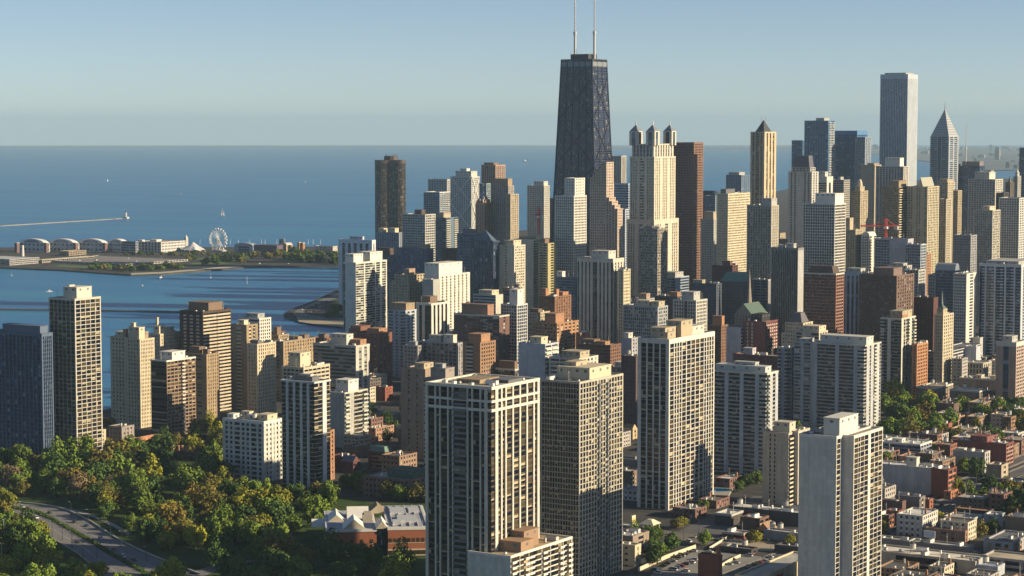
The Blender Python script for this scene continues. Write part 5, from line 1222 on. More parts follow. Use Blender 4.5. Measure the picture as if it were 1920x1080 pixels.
for i, (a_, b_) in enumerate(((35, 84), (90, 139), (145, 194), (200, 232))):
    r, w, d, H, D, k = B(('%s of the four white arched exhibition halls along the pier' % hl[i]) if i in (0, 3) else '%s from left of the white arched exhibition halls along the pier' % hl[i],
                         a_, b_, b_ + 9, 457, 473, (.52, .55, .58), (6, .4, .6), (3, .4, .6), g='b', name='exhibition_hall', cat='hall', ret=True, units=0, cap=.6, fh=8, group='arched exhibition halls on the pier')
    roof_shape(r, 'barrely', w * .02, w * .98, -d, 0, H - .5, 9 * k, [mat((.80, .79, .76), .55, .05), mat((.74, .73, .71), .6, .05)])
    mm_ = MB()
    n_ = 10
    arc = [(w * .5 - w * .3 * math.cos(math.pi * t / n_), .25, H + .8 + 6.5 * k * math.sin(math.pi * t / n_)) for t in range(n_ + 1)]
    mm_.quad(arc[::-1]); mm_.build('arched_window', mat((.14, .2, .3), .2), r)
    pier = thing('brick_pier', ['brick stair tower left of the leftmost arched hall', 'brick stair tower between the first and second arched halls', 'brick stair tower between the second and third arched halls', 'brick stair tower left of the rightmost arched hall'][i], 'tower', ground(a_ - 3, 474))
    q = MB(); q.box(-3.5, 3.5, -3.5, 3.5, 0, 19); q.box(-4, 4, -4, 4, 19, 20, 1); q.build('wall', [mat((.16, .10, .10)), mat((.5, .5, .5))], pier)
B('low terraced grey block with balconies right of the arched halls', 228, 254, 259, 453, 475, (.3, .32, .38), (1, 0, .4, 8), (2, .3, .4), g='b', name='pier_building', cat='building', units=0, fh=5)
B('long white pier terminal with tall window bays', 258, 302, 347, 454, 474, (.66, .64, .6), ('|W|W|W|W|W|W|W|', .4, .2), (16, .4, .4), g='b', name='pier_building', cat='building', fh=6, units=0, ext=[(.0, .2, 0, .1, 3), (.2, .5, .3, .5, 3, WHT)])
B('slender white clock turret at the end of the pier terminal', 346, 349, 352, 445, 468, WHT, (1, .5, .5), (1, .5, .5), name='clock_turret', cat='turret', units=0, roof=('dome', 4, WHT))
tr = thing('tent_pavilion', 'white peaked tent roof pavilion left of the ferris wheel', 'pavilion', ground(362, 472))
kk = ground(362, 472).dot(F) / FPX
m = MB()
N_ = 14
rim = [(26 * kk * math.cos(2 * math.pi * i / N_), 17 * kk * math.sin(2 * math.pi * i / N_), 5 * kk if i % 2 else 3 * kk) for i in range(N_)]
mid = [(12 * kk * math.cos(2 * math.pi * i / N_), 9 * kk * math.sin(2 * math.pi * i / N_), 11 * kk) for i in range(N_)]
m.loft([rim, mid, [(p[0] * .1, p[1] * .1, 18 * kk) for p in mid]]); m.build('tent_roof', mat((.74, .74, .73), .6), tr)
m = MB()
for p in rim[::2]: m.bar((p[0], p[1], 0), p, .5)
m.build('pole', mat((.6, .6, .6)), tr)

def wheel():
    base = ground(409, 471)
    k = base.dot(F) / FPX
    root = thing('ferris_wheel', 'large white ferris wheel on the pier by the lake', 'ferris wheel', base)
    Rr = 19.5 * k; cz = Rr + 2.5 * k
    st = mat((.74, .74, .72), .4)
    n = 40
    P = lambda i, y, r_=Rr: Vector((r_ * math.cos(2 * math.pi * i / n), y, cz + r_ * math.sin(2 * math.pi * i / n)))
    for y in (-1.8, 1.8):
        m = MB()
        for i in range(n):
            m.bar(P(i, y), P(i + 1, y), .42); m.bar(P(i, y, Rr * .9), P(i + 1, y, Rr * .9), .25)
        m.build('rim', st, root)
    for i in range(0, n, 2):
        m = MB(); m.bar(P(i, -1.8), (0, 0, cz), .2, n=3); m.bar(P(i, 1.8), (0, 0, cz), .2, n=3); m.bar(P(i, -1.8), P(i, 1.8), .22, n=3); m.build('spoke', st, root)
        g = MB(); q = P(i, 0, Rr + 1.5); g.box(q.x - 1.1, q.x + 1.1, -1.3, 1.3, q.z - 1.5, q.z + .9, 0, bottom=True); g.build('gondola', mat((.66, .66, .68), .4), root)
    for s in (-1, 1):
        for x in (-11, 11, 3, -3):
            m = MB(); m.bar((x * k * 1.0, s * 7, 0), (0, s * 2.2, cz), .6); m.build('support_leg', st, root)
    m = MB(); m.bar((0, -3, cz), (0, 3, cz), 1.6, 0, 10); m.build('hub', st, root)
    m = MB(); m.box(-14 * k, 14 * k, -8, 8, 0, 2.2 * k); m.build('platform', mat((.4, .42, .45)), root)
wheel()
B('blue arched roof hall right of the ferris wheel', 440, 474, 482, 461, 474, (.3, .36, .45), ('#WWW#', .3, .2), (4, .3, .4), g='b', name='pier_building', cat='hall', roof=('barrely', 5, (.4, .46, .52)), fh=6, units=0)
B('dark purple flat hall right of the blue arched one', 476, 519, 530, 460, 478, (.13, .09, .13), ('#######', .3, .4), ('###', .3, .4), g='k', name='pier_building', cat='hall', roofc=(.4, .44, .5), units=0)
B('beige ribbed hall with half arched end on the pier', 524, 537, 548, 459, 474, (.5, .4, .27), (3, .4, .1), (3, .4, .2), g='k', name='pier_building', cat='hall', roof=('barrely', 4, (.5, .5, .5)), units=0)
for i, (x, t, n_) in enumerate(((561, 454, 'tall orange brick pier head tower'), (568, 455, 'second orange brick pier head tower, on the right'))):
    B(n_ if i else 'tall orange brick pier head tower nearest the beige hall', x - 3, x, x + 3, t, 474, (.5, .26, .14), (2, .6, .5), (2, .6, .5), name='pier_tower', cat='tower', units=0, capc=CRM)
B('pale low pavilions at the root of the pier', 590, 624, 632, 462, 473, (.6, .57, .5), (8, .5, .4), (3, .5, .4), g='b', name='pier_building', cat='building', units=0)
B('small control house on stilts behind the pier halls', 524, 532, 534, 448, 458, (.2, .22, .25), (3, .2, .3), (1, .2, .3), g='b', name='control_house', cat='building', units=0)
for i in range(10):
    x = (375, 432, 447, 468, 490, 497, 519, 578, 587, 601)[i]
    h = 9
    p = ground(x, 458)
    o = MB(); k = p.dot(F) / FPX
    o.bar((0, 0, 0), (0, 0, h * k), (.5, .3), 0, 5); o.box(-1.2, 1.2, -.4, .4, h * k - 1, h * k)
    tag(o.build('flag_pole', mat((.7, .7, .7)), None, p), 'thin white mast standing on the pier edge behind the halls', 'mast', 'thin masts along the pier')

# breakwaters, lighthouse
def breakwater(P, wd, h, c, label):
    mb = MB()
    pp_ = [curved(*p, -1.5) for p in P]
    for p, q in zip(pp_, pp_[1:]):
        d_ = (q - p).normalized(); n_ = Vector((-d_.y, d_.x, 0)) * wd / 2
        A = [p - n_, q - n_, q + n_, p + n_]
        mb.loft([[(v.x, v.y, v.z - 2) for v in A], [(v.x, v.y, v.z + h) for v in A]])
    return tag(mb.build('breakwater', mat(c, .9, .25, .05)), label, 'breakwater')
breakwater([(-300, 434), (0, 424.5), (120, 417), (236, 410)], 8, 2.2, (.24, .23, .21), 'long pale stone breakwater running out to the lighthouse')
breakwater([(-300, 581), (0, 581.5), (150, 583), (335, 586.5)], 7, 2.2, (.16, .15, .15), 'dark straight breakwater behind the tall white gridded tower')
lh = thing('lighthouse', 'small white lighthouse at the tip of the breakwater', 'lighthouse', curved(236, 410, 1))
m = MB(); m.bar((0, 0, 0), (0, 0, 17), (3.4, 2.4), 0, 10); m.box(-8, 8, -5, 5, 0, 5); m.build('tower', mat((.5, .48, .46)), lh)
m = MB(); m.bar((0, 0, 17), (0, 0, 20), 1.8, 0, 8); m.bar((0, 0, 20), (0, 0, 22), (2, .2), 0, 8); m.build('lantern', mat((.12, .1, .1), .4), lh)

# ================================================================ BOATS
def hull(L, Bm, H):
    m = MB()
    n = 8
    def sec(t):
        b_ = Bm / 2 * (1 - (2 * abs(t - .42)) ** 2.4 * .9) if t > .42 else Bm / 2 * (.75 + .25 * t / .42)
        b_ = max(b_, .05)
        x = (t - .5) * L
        return [(x, -b_, H), (x, -b_ * .7, -.2), (x, b_ * .7, -.2), (x, b_, H)]
    S = [sec(i / n) for i in range(n + 1)]
    for A, B_ in zip(S, S[1:]):
        for i in range(3): m.quad([A[i], A[i + 1], B_[i + 1], B_[i]])
        m.quad([A[0], B_[0], B_[3], A[3]])
    m.quad(S[0]); m.quad(S[-1][::-1])
    return m
WP = mat((.76, .76, .75), .4, .03)
def sailboat(x, y, hpx, label, sail=True, rz=0.4):
    p = curved(x, y, -1.5)
    k = p.dot(F) / FPX
    Hm = hpx * k
    root = thing('sailboat', label, 'sailboat', p, 'sailing boats on the lake', rz)
    L = Hm * .62
    hull(L, L * .3, L * .09).build('hull', WP, root)
    m = MB(); m.box(-L * .1, L * .15, -L * .07, L * .07, L * .09, L * .15); m.build('cabin', WP, root)
    m = MB(); m.bar((L * .05, 0, 0), (L * .05, 0, Hm), .012 * Hm + .08); m.build('mast', mat((.7, .7, .7), .4), root)
    if sail:
        for pts_, nm in (((( -L * .42, 0), (L * .03, 0)), 'mainsail'), (((L * .09, 0), (L * .48, 0)), 'jib')):
            s = MB()
            z0 = Hm * .12
            a_ = Vector((pts_[0][0], .0, z0)); b_ = Vector((pts_[1][0], 0, z0))
            tp = Vector((L * .04, 0, Hm * .97 if nm == 'mainsail' else Hm * .8))
            belly = Vector((0, L * .05, 0))
            s.quad([a_, (a_ + b_) / 2 + belly, (a_ + tp) / 2 + belly]); s.quad([(a_ + b_) / 2 + belly, b_, (b_ + tp) / 2 + belly * .4])
            s.quad([(a_ + tp) / 2 + belly, (a_ + b_) / 2 + belly, (b_ + tp) / 2 + belly * .4]); s.quad([(a_ + tp) / 2 + belly, (b_ + tp) / 2 + belly * .4, tp])
            s.build(nm, mat((.78, .78, .76), .7, .03), root)
sailboat(417, 405, 16, 'largest white sailboat on the open lake above the wheel', True, .56)
sailboat(573, 343, 5, 'small distant sailboat right of the big sail, left of the bronze tower', True, .6)
sailboat(202, 340, 4.5, 'tiny distant sailboat farthest to the left on the lake', True, 1.5)
sailboat(340, 365, 4.5, 'tiny sailboat on the open lake above and left of the biggest sail', True, .5)
sailboat(395, 521, 9, 'bare masted sailboat near the peninsula tip', False, 1.8)
sailboat(463, 532, 14, 'bare masted white sailboat closest to the lake curve', False, 2.6)
sailboat(22, 517, 6, 'small bare masted sailboat below the peninsula halls', False, 1.0)
def motorboat(x, y, L, label, rz):
    root = thing('motorboat', label, 'motorboat', curved(x, y, -1.5), 'motor boats on the sheltered water', rz)
    hull(L, L * .3, L * .1).build('hull', WP, root)
    m = MB(); m.box(-L * .2, L * .15, -L * .11, L * .11, L * .1, L * .2); m.box(-L * .15, L * .05, -L * .09, L * .09, L * .2, L * .27); m.build('cabin', WP, root)
    m = MB(); m.box(-L * .205, L * .155, -L * .115, L * .115, L * .13, L * .17); m.build('windscreen', mat((.03, .03, .04), .2), root)
motorboat(301, 521, 11, 'dark sided motor cruiser left of the bare masted boats', 2.0)
motorboat(267, 536.5, 8, 'small white motorboat below the peninsula tip', 2.4)
motorboat(92, 547, 10, 'white speedboat just left of the tall gridded tower roof', 1.0)
motorboat(487, 497, 13, 'white tour boat moored at the peninsula shore', 2.6)
motorboat(541, 497, 12, 'white tour boat moored farther right along the peninsula', 2.6)
motorboat(984, 304, 60, 'far grey ship on the lake left of the black tower', 2.6)

# ================================================================ MUSEUM IN THE PARK
def museum():
    P0 = ground(806, 1041)
    ang = R_(38)
    ex = Vector((math.cos(ang), math.sin(ang), 0))
    k = P0.dot(F) / FPX
    root = thing('museum_building', 'brick museum with white pitched roofs and pale parapets in the park', 'museum', P0, None, ang)
    root.scale = (.80, 1, 1)
    br, wh, gl, st = mat((.34, .125, .065), .85, .2, 1.2), mat((.72, .71, .68), .6, .1, .3), glass((.03, .04, .06), .2), mat((.55, .48, .36), .8)
    H = 15.0
    # x runs left in the picture, y towards the viewer; y<0 is the depth
    def block(x0, x1, y0, y1, h, nwin):
        m = MB(); m.box(x0, x1, y0, y1, -1, h, 0)
        m.box(x0 - .3, x1 + .3, y0 - .3, y1 + .3, h, h + 1.6, 1)
        m.box(x0 - .15, x1 + .15, y0 - .15, y1 + .15, 0, 4.0, 2)
        m.build('wall', [br, wh, st], root)
        for i in range(nwin):
            xx = x0 + (x1 - x0) * (i + .5) / nwin
            w = MB(); w.box(xx - 1.1, xx + 1.1, y1, y1 + .12, h * .52, h * .68, 0); w.box(xx - 1.5, xx + 1.5, y1 - .1, y1 + .06, h * .49, h * .52, 1); w.build('window', [PANES[1], st], root)
            w = MB(); w.box(xx - 1.6, xx + 1.6, y1 + .15, y1 + .3, .8, 3.2, 0); w.build('window', [PANES[1], st], root)
    block(0, 30, -70, 0, H, 9)
    m = MB(); m.box(1, 29, -69, -1, H + 1.6, H + 1.7); m.build('roof', mat((.34, .36, .42), .8, .3, .15), root)
    for (a_, b_, c_, d_, h) in ((8, 22, -30, -12, 1.6), (4, 12, -60, -44, 1.2), (15, 26, -58, -40, 1.4), (20, 26, -12, -6, 2.4)):
        m = MB(); m.box(a_, b_, c_, d_, H + 1.7, H + 1.7 + h); m.build('roof_unit', mat((.5, .52, .55), .6), root)
    m = MB()
    for i in range(5): m.box(2 + i * 6, 2.3 + i * 6, -68, -2, H + 1.7, H + 2.4)
    m.build('roof_rail', wh, root)
    block(38, 74, -62, -2, H - 1, 5)
    m = MB(); m.box(39, 73, -61, -3, H + .6, H + .7); m.build('roof', mat((.40, .42, .47), .8, .3, .15), root)
    G = mat((.06, .06, .07), .3)
    def gable(x0, x1, y0, y1, z, h, ax, c=wh):
        roof_shape(root, 'gable' + ax, x0, x1, y0, y1, z, h, [c, st])
    gable(46, 62, -20, -2.5, H + .7, 5.5, 'y'); gable(42, 58, -50, -34, H + .7, 6, 'x'); gable(60, 72, -48, -26, H + .7, 4, 'y')
    gable(29.5, 38.5, -18, -1, H + .7, 4.5, 'y'); gable(28, 42, -64, -50, H + .7, 5, 'y', mat((.24, .18, .13)))
    gable(64, 84, -40, -30, H - 3, 4, 'x')
    m = MB(); m.box(31, 37, -40, -3, 0, H, 0, (6, 10, 5)); m.build('glazing', glass((.04, .05, .07), .3), root)
    m = MB(); m.box(40, 47, -30, -22, H, H + 5); m.box(41, 46, -29, -23, H + 5, H + 6.2); m.build('roof_plant', mat((.4, .36, .3)), root)
    n_ = 14
    m = MB()
    for i in range(n_):
        a0, a1 = math.pi * i / n_, math.pi * (i + 1) / n_
        m.quad([(47 + 8 * math.cos(a0), -32 + 8 * math.sin(a0), H + .9), (47 + 8 * math.cos(a1), -32 + 8 * math.sin(a1), H + .9), (47 + 5.5 * math.cos(a1), -32 + 5.5 * math.sin(a1), H + 2.2), (47 + 5.5 * math.cos(a0), -32 + 5.5 * math.sin(a0), H + 2.2)])
    m.build('curved_skylight', wh, root)
    for x in (5, 33, 70): 
        m = MB(); m.bar((x, -1, H), (x, -1, H + 5), .12); m.build('roof_mast', wh, root)
    q = root.location
    FOOT.append((q.x - 45, q.x + 70, q.y - 60, q.y + 45))
museum()

# tower cranes
def crane(px, yb, yt, yj, x0, x1, D, label):
    b = at(px, yb, D); t = at(px, yt, D)
    k = D / FPX
    root = thing('tower_crane', label, 'crane', b)
    red = mat((.55, .07, .07), .5)
    H = t.z - b.z
    m = MB()
    for sx in (-1, 1):
        for sy in (-1, 1): m.bar((sx, sy, 0), (sx, sy, H), .35, 0, 4)
    for i in range(int(H / 4)):
        m.bar((-1, -1, i * 4), (1, -1, i * 4 + 4), .2, 0, 3); m.bar((-1, 1, i * 4), (-1, -1, i * 4 + 4), .2, 0, 3)
    m.build('mast', red, root)
    zj = at(px, yj, D).z - b.z
    m = MB()
    A, C_ = -RT * ((px - x0) * -k) * -1, RT * (x1 - px) * k
    A = RT * (x0 - px) * k
    for dz in (0, 2.2):
        m.bar(A + Vector((0, 0, zj + dz * .3)), C_ + Vector((0, 0, zj + dz * .3)), .55, 0, 4)
    n = 24
    for i in range(n):
        p = A.lerp(C_, i / n) + Vector((0, 0, zj)); q = A.lerp(C_, (i + 1) / n) + Vector((0, 0, zj + 1.8))
        m.bar(p, q, .25, 0, 3)
    m.build('jib', red, root)
    m = MB()
    tip = Vector((0, 0, H))
    m.bar(tip, A * .7 + Vector((0, 0, zj)), .22, 0, 3); m.bar(tip, C_ * .8 + Vector((0, 0, zj)), .22, 0, 3); m.build('tie_bar', red, root)
    m = MB(); m.box(-2, 2, -2, 2, zj - 3, zj - .5); m.build('cab', mat((.7, .7, .68)), root)
    m = MB(); e_ = C_ * .85; m.box(e_.x - 2, e_.x + 2, e_.y - 2, e_.y + 2, zj - 4, zj); m.build('counterweight', mat((.4, .4, .4)), root)
crane(1661, 447, 410, 424, 1613, 1684, ground(1661, 640).dot(F), 'red tower crane with a long level jib before the tan tower')
crane(1010, 440, 388, 404, 1003, 1014, ground(1010, 600).dot(F), 'red tower crane with short jib left of the tallest black tower')

# side streets of the low blocks, laid out on the city grid
SIDE = []
SM = mat((.11, .11, .115), .9, .2, .08)
for px, py in ((1694, 992), (1812, 925), (1896, 868)):
    X = ground(px, py).x
    Y0, Y1 = ground(px, 1110).y, ground(px, 765).y
    Y0, Y1 = max(Y0, Y1), min(Y0, Y1)
    SIDE.append((X - 4.5, X + 4.5, Y1 - 40, Y0 + 40))
for px, py in ((1750, 905), (1800, 812), (1760, 1036)):
    Y = ground(px, py).y
    X0, X1 = ground(1990, py).x, ground(1650, py).x
    SIDE.append((min(X0, X1) - 60, max(X0, X1), Y - 4.5, Y + 4.5))
for i, (x0, x1, y0, y1) in enumerate(SIDE):
    m = MB(); m.quad([(x0, y0, 0), (x1, y0, 0), (x1, y1, 0), (x0, y1, 0)])
    tag(m.build('road', SM, None, (0, 0, .022 + .004 * (i // 3))), kind='structure')
    if i < 3: SW = [(x0 - 2.2, x0, y0, y1), (x1, x1 + 2.2, y0, y1)]
    else: SW = [(x0, x1, y0 - 2.2, y0), (x0, x1, y1, y1 + 2.2)]
    for q in SW:
        m = MB(); m.box(*q, -.1, .14 + .004 * (i // 3)); tag(m.build('pavement', mat((.30, .28, .25), .9, .15, .2)), kind='structure')

# ================================================================ TREES
LEAFC = {}
def leaf_mat(c, key):
    if key in LEAFC: return LEAFC[key]
    m = bpy.data.materials.new('foliage'); m.use_nodes = True
    nt = m.node_tree; b = nt.nodes['Principled BSDF']
    b.inputs['Roughness'].default_value = .8; b.inputs['Specular IOR Level'].default_value = .15
    t = nd(nt, 'ShaderNodeTexCoord'); nz = nd(nt, 'ShaderNodeTexNoise'); nz.inputs['Scale'].default_value = 5; nz.inputs['Detail'].default_value = 3
    nt.links.new(t.outputs['Object'], nz.inputs[0])
    oi = nd(nt, 'ShaderNodeObjectInfo')
    ad = nd(nt, 'ShaderNodeMath', operation='MULTIPLY_ADD'); ad.inputs[1].default_value = .35; nt.links.new(oi.outputs['Random'], ad.inputs[0]); nt.links.new(nz.outputs[0], ad.inputs[2])
    cr = nd(nt, 'ShaderNodeValToRGB')
    cr.color_ramp.elements[0].position = .4; cr.color_ramp.elements[0].color = (*[v * .5 for v in c], 1)
    cr.color_ramp.elements[1].position = .85; cr.color_ramp.elements[1].color = (c[0] * 1.35, c[1] * 1.3, c[2] * 1.1, 1)
    nt.links.new(ad.outputs[0], cr.inputs[0]); nt.links.new(cr.outputs[0], b.inputs['Base Color'])
    LEAFC[key] = m
    return m
KIND = {'dark green': (.065, .115, .03), 'green': (.13, .195, .034), 'yellow green': (.25, .26, .035), 'olive': (.17, .155, .04), 'orange tinged': (.19, .155, .04), 'bare pinkish': (.17, .135, .09)}
def crown_mesh(seed, sparse=False, tall=1.0, fine=True):
    rr = random.Random(seed)
    m = MB()
    cl = []
    nC = 30 if not sparse else 20
    for i in range(nC):
        while True:
            p = Vector((rr.uniform(-1, 1), rr.uniform(-1, 1), rr.uniform(-.75, 1)))
            if p.length < 1: break
        p = Vector((p.x * .72, p.y * .72, p.z * .6 * tall + .78 * tall))
        cl.append((p, rr.uniform(.22, .40)))
    nl = (52 if not sparse else 30) if fine else 14
    sz = (.062 if fine else .13)
    for p, r_ in cl:
        for k in range(nl):
            d_ = Vector((rr.gauss(0, 1), rr.gauss(0, 1), rr.gauss(.25, 1))).normalized()
            q = p + d_ * r_ * rr.uniform(.75, 1.05)
            nrm = (d_ * 1.3 + Vector((rr.gauss(0, .45), rr.gauss(0, .45), rr.gauss(0, .45)))).normalized()
            a1 = nrm.orthogonal().normalized(); b1 = nrm.cross(a1)
            th = rr.uniform(0, 6.28)
            u = (a1 * math.cos(th) + b1 * math.sin(th)) * sz * rr.uniform(.8, 1.7); v = nrm.cross(u.normalized()) * sz * rr.uniform(.7, 1.4)
            m.quad([q - u - v * .4, q + u * .2 - v, q + u + v * .3, q - u * .2 + v])
    return m
def trunk_mesh(seed, tall=1.0):
    rr = random.Random(seed)
    m = MB()
    m.bar((0, 0, -.05), (0, 0, .45 * tall), (.055, .038), 0, 6)
    for i in range(5):
        a_ = rr.uniform(0, 6.28)
        m.bar((0, 0, rr.uniform(.3, .45) * tall), (math.cos(a_) * .4, math.sin(a_) * .4, rr.uniform(.75, 1.05) * tall), (.03, .01), 0, 4)
    return m
bark = mat((.085, .07, .055), .95, .2, 3)
CM = []
for s in range(6): CM.append((crown_mesh(s), s))
CMX = [c.mesh('crown', [leaf_mat(KIND['green'], 'green')]) for c, _ in CM]
CMT = [crown_mesh(20 + s, False, 1.35).mesh('crown', [leaf_mat(KIND['green'], 'green')]) for s in range(2)]
CMS = [crown_mesh(30 + s, True).mesh('crown', [leaf_mat(KIND['green'], 'green')]) for s in range(2)]
CMF = [crown_mesh(40 + s, False, .8, False).mesh('crown', [leaf_mat(KIND['green'], 'green')]) for s in range(2)]
TM = [trunk_mesh(s).mesh('trunk', [bark]) for s in range(2)] + [trunk_mesh(5, 1.35).mesh('trunk', [bark])]
TR = random.Random(11)
ORD = ['first', 'second', 'third', 'fourth', 'fifth', 'sixth', 'seventh', 'eighth', 'ninth', 'tenth', 'eleventh', 'twelfth', 'thirteenth', 'fourteenth', 'fifteenth', 'sixteenth', 'seventeenth', 'eighteenth', 'nineteenth', 'twentieth']
ROADS = [(ground(*p), ground(*q)) for p, q in list(zip(LO, LI)) + list(zip(RI, RO))]
def near_road(p):
    for a_, b_ in ROADS:
        c_ = (a_ + b_) / 2
        if (p - c_).length < (a_ - b_).length / 2 + 3.5: return True
    return False
def inpoly(x, y, P):
    c = False
    for (x0, y0), (x1, y1) in zip(P, P[1:] + P[:1]):
        if (y0 > y) != (y1 > y) and x < (x1 - x0) * (y - y0) / (y1 - y0) + x0: c = not c
    return c
PLACED = []
FARTREES = []
def plant(x, y, R, kind, z=0.0):
    p = ground(x, y, 0)
    PLACED.append([x, y, p, R, kind])
    return p
def zone(P, n, Rr, kinds, where, gap=.8, far=False, road_ok=False):
    P = list(P)
    xs, ys = [p[0] for p in P], [p[1] for p in P]
    D0, D1 = ground(0, max(ys)).dot(F), ground(0, min(ys)).dot(F)
    got = []
    t = 0
    while len(got) < n and t < n * 60:
        t += 1
        D = TR.uniform(D0, D1)
        y = 540 + FPX * math.tan(math.atan(HC / D) - PITCH)
        x = TR.uniform(min(xs), max(xs))
        if not inpoly(x, y, P): continue
        p = ground(x, y)
        R = TR.uniform(*Rr)
        if any(q[0] - 1 < p.x < q[1] + 1 and q[2] - 1 < p.y < q[3] + 1 for q in SIDE): continue
        if not road_ok and near_road(p): continue
        if any(f[0] - R * .5 < p.x < f[1] + R * .5 and f[2] - R * .5 < p.y < f[3] + R * .5 for f in FOOT): continue
        if any((p - q[2]).length < (R + q[3]) * gap * .6 for q in PLACED): continue
        kd = TR.choice(kinds)
        PLACED.append([x, y, p, R, kd]); got.append(PLACED[-1])
    emit(got, where, far)
def emit(got, where, far=False):
    # rows by depth, then counted from the left: every label points at one tree
    if far:
        for g_ in got: FARTREES.append(g_)
        return
    got.sort(key=lambda g: g[1])
    nrow = max(1, round(math.sqrt(len(got) / 2.2)))
    per = math.ceil(len(got) / nrow)
    rows = [got[i:i + per] for i in range(0, len(got), per)]
    for ri, row in enumerate(rows):
        row.sort(key=lambda g: g[0])
        for i, (x, y, p, R, kd) in enumerate(row):
            rown = '' if len(rows) == 1 else ('back row' if ri == 0 else 'front row' if ri == len(rows) - 1 else ORD[ri] + ' row')
            lab = '%s tree, %s from left%s %s' % (kd, ORD[i] if i < 20 else 'last', (', ' + rown) if rown else '', where)
            root = thing('tree', lab, 'tree', p, 'trees ' + where, TR.uniform(0, 6.28))
            cm = TR.choice(CMF) if far else TR.choice(CMS) if kd.startswith('bare') else (TR.choice(CMT) if TR.random() < .18 else TR.choice(CMX))
            tall = cm in CMT
            c_ = put('crown', cm, root, (0, 0, 0), 0, (R, R * TR.uniform(.85, 1.1), R * TR.uniform(.9, 1.25)))
            c_.material_slots[0].link = 'OBJECT'; c_.material_slots[0].material = leaf_mat(KIND[kd], kd)
            put('trunk', TM[2] if tall else TR.choice(TM[:2]), root, (0, 0, 0), 0, (R, R, R))
g3 = ['green', 'green', 'dark green', 'olive', 'green', 'yellow green', 'green', 'dark green']
zone([(-20, 872), (190, 862), (420, 868), (420, 925), (240, 955), (120, 940), (-20, 925)], 60, (8, 12), g3 * 2 + ['orange tinged', 'bare pinkish', 'bare pinkish', 'dark green'], 'of the wood behind park road', .9)
zone([(240, 955), (420, 925), (530, 940), (640, 945), (600, 1000), (480, 1010), (330, 1015), (230, 985)], 40, (8, 11.5), g3 * 2 + ['orange tinged', 'olive', 'yellow green', 'yellow green'], 'of the wood left of museum', .9)
zone([(330, 1020), (480, 1012), (600, 1045), (800, 1052), (830, 1110), (420, 1110), (400, 1060)], 27, (8, 11), g3 + ['dark green', 'dark green'], 'in front of the museum', .85)
zone([(150, 940), (240, 950), (330, 1008), (420, 1045), (400, 1062), (300, 1035), (200, 980)], 13, (6.5, 9.5), g3 + ['yellow green', 'orange tinged'], 'beyond the far road lane', .8)
zone([(60, 1082), (345, 1086), (345, 1125), (60, 1125)], 13, (7, 9.5), g3 + ['yellow green', 'yellow green'], 'at the bottom edge before the road', .8, road_ok=True)
zone([(-30, 985), (60, 1000), (120, 1040), (210, 1110), (-30, 1120)], 24, (7.5, 10.5), g3 + ['yellow green'], 'in corner left of park road', .9)
zone([(192, 800), (290, 845), (420, 800), (420, 858), (192, 860)], 17, (6.5, 9.5), ['dark green', 'green', 'olive', 'yellow green', 'orange tinged'], 'below the beige lake shore blocks', .85)
zone([(618, 900), (690, 936), (812, 944), (812, 934), (700, 926)], 9, (6, 8), ['green', 'olive', 'green'], 'between museum and clinic block', .8)
zone([(690, 745), (800, 745), (800, 850), (735, 840), (690, 800)], 12, (5.5, 8.5), ['dark green', 'green', 'olive'], 'in gap left of foreground tower', .9)
zone([(1655, 752), (1740, 757), (1785, 800), (1780, 838), (1655, 836)], 28, (7.5, 11), ['green', 'green', 'olive', 'green', 'dark green', 'green', 'yellow green', 'orange tinged'], 'of grove right of wide slab', .8)
zone([(1785, 760), (1925, 760), (1925, 832), (1790, 836)], 17, (5.5, 8.5), ['dark green', 'green', 'green', 'olive'], 'along side streets at right edge', .9)
zone([(1800, 880), (1860, 885), (1925, 950), (1925, 1000), (1890, 1010), (1800, 960)], 12, (5.5, 8.5), ['green', 'dark green', 'olive', 'orange tinged'], 'among low brick blocks at right', .9)
zone([(1170, 1000), (1262, 1030), (1262, 1062), (1215, 1062), (1190, 1030)], 8, (5, 6.5), ['dark green', 'green'], 'beside the parking lot wall', .8)
zone([(480, 493), (640, 496), (640, 476), (520, 476)], 34, (8, 12), ['dark green', 'green', 'olive', 'dark green'], 'at right of the peninsula', .7, True)
zone([(345, 498), (475, 496), (475, 483), (345, 488)], 14, (7, 11), ['dark green', 'green', 'olive'], 'on the peninsula lawns', .8, True)
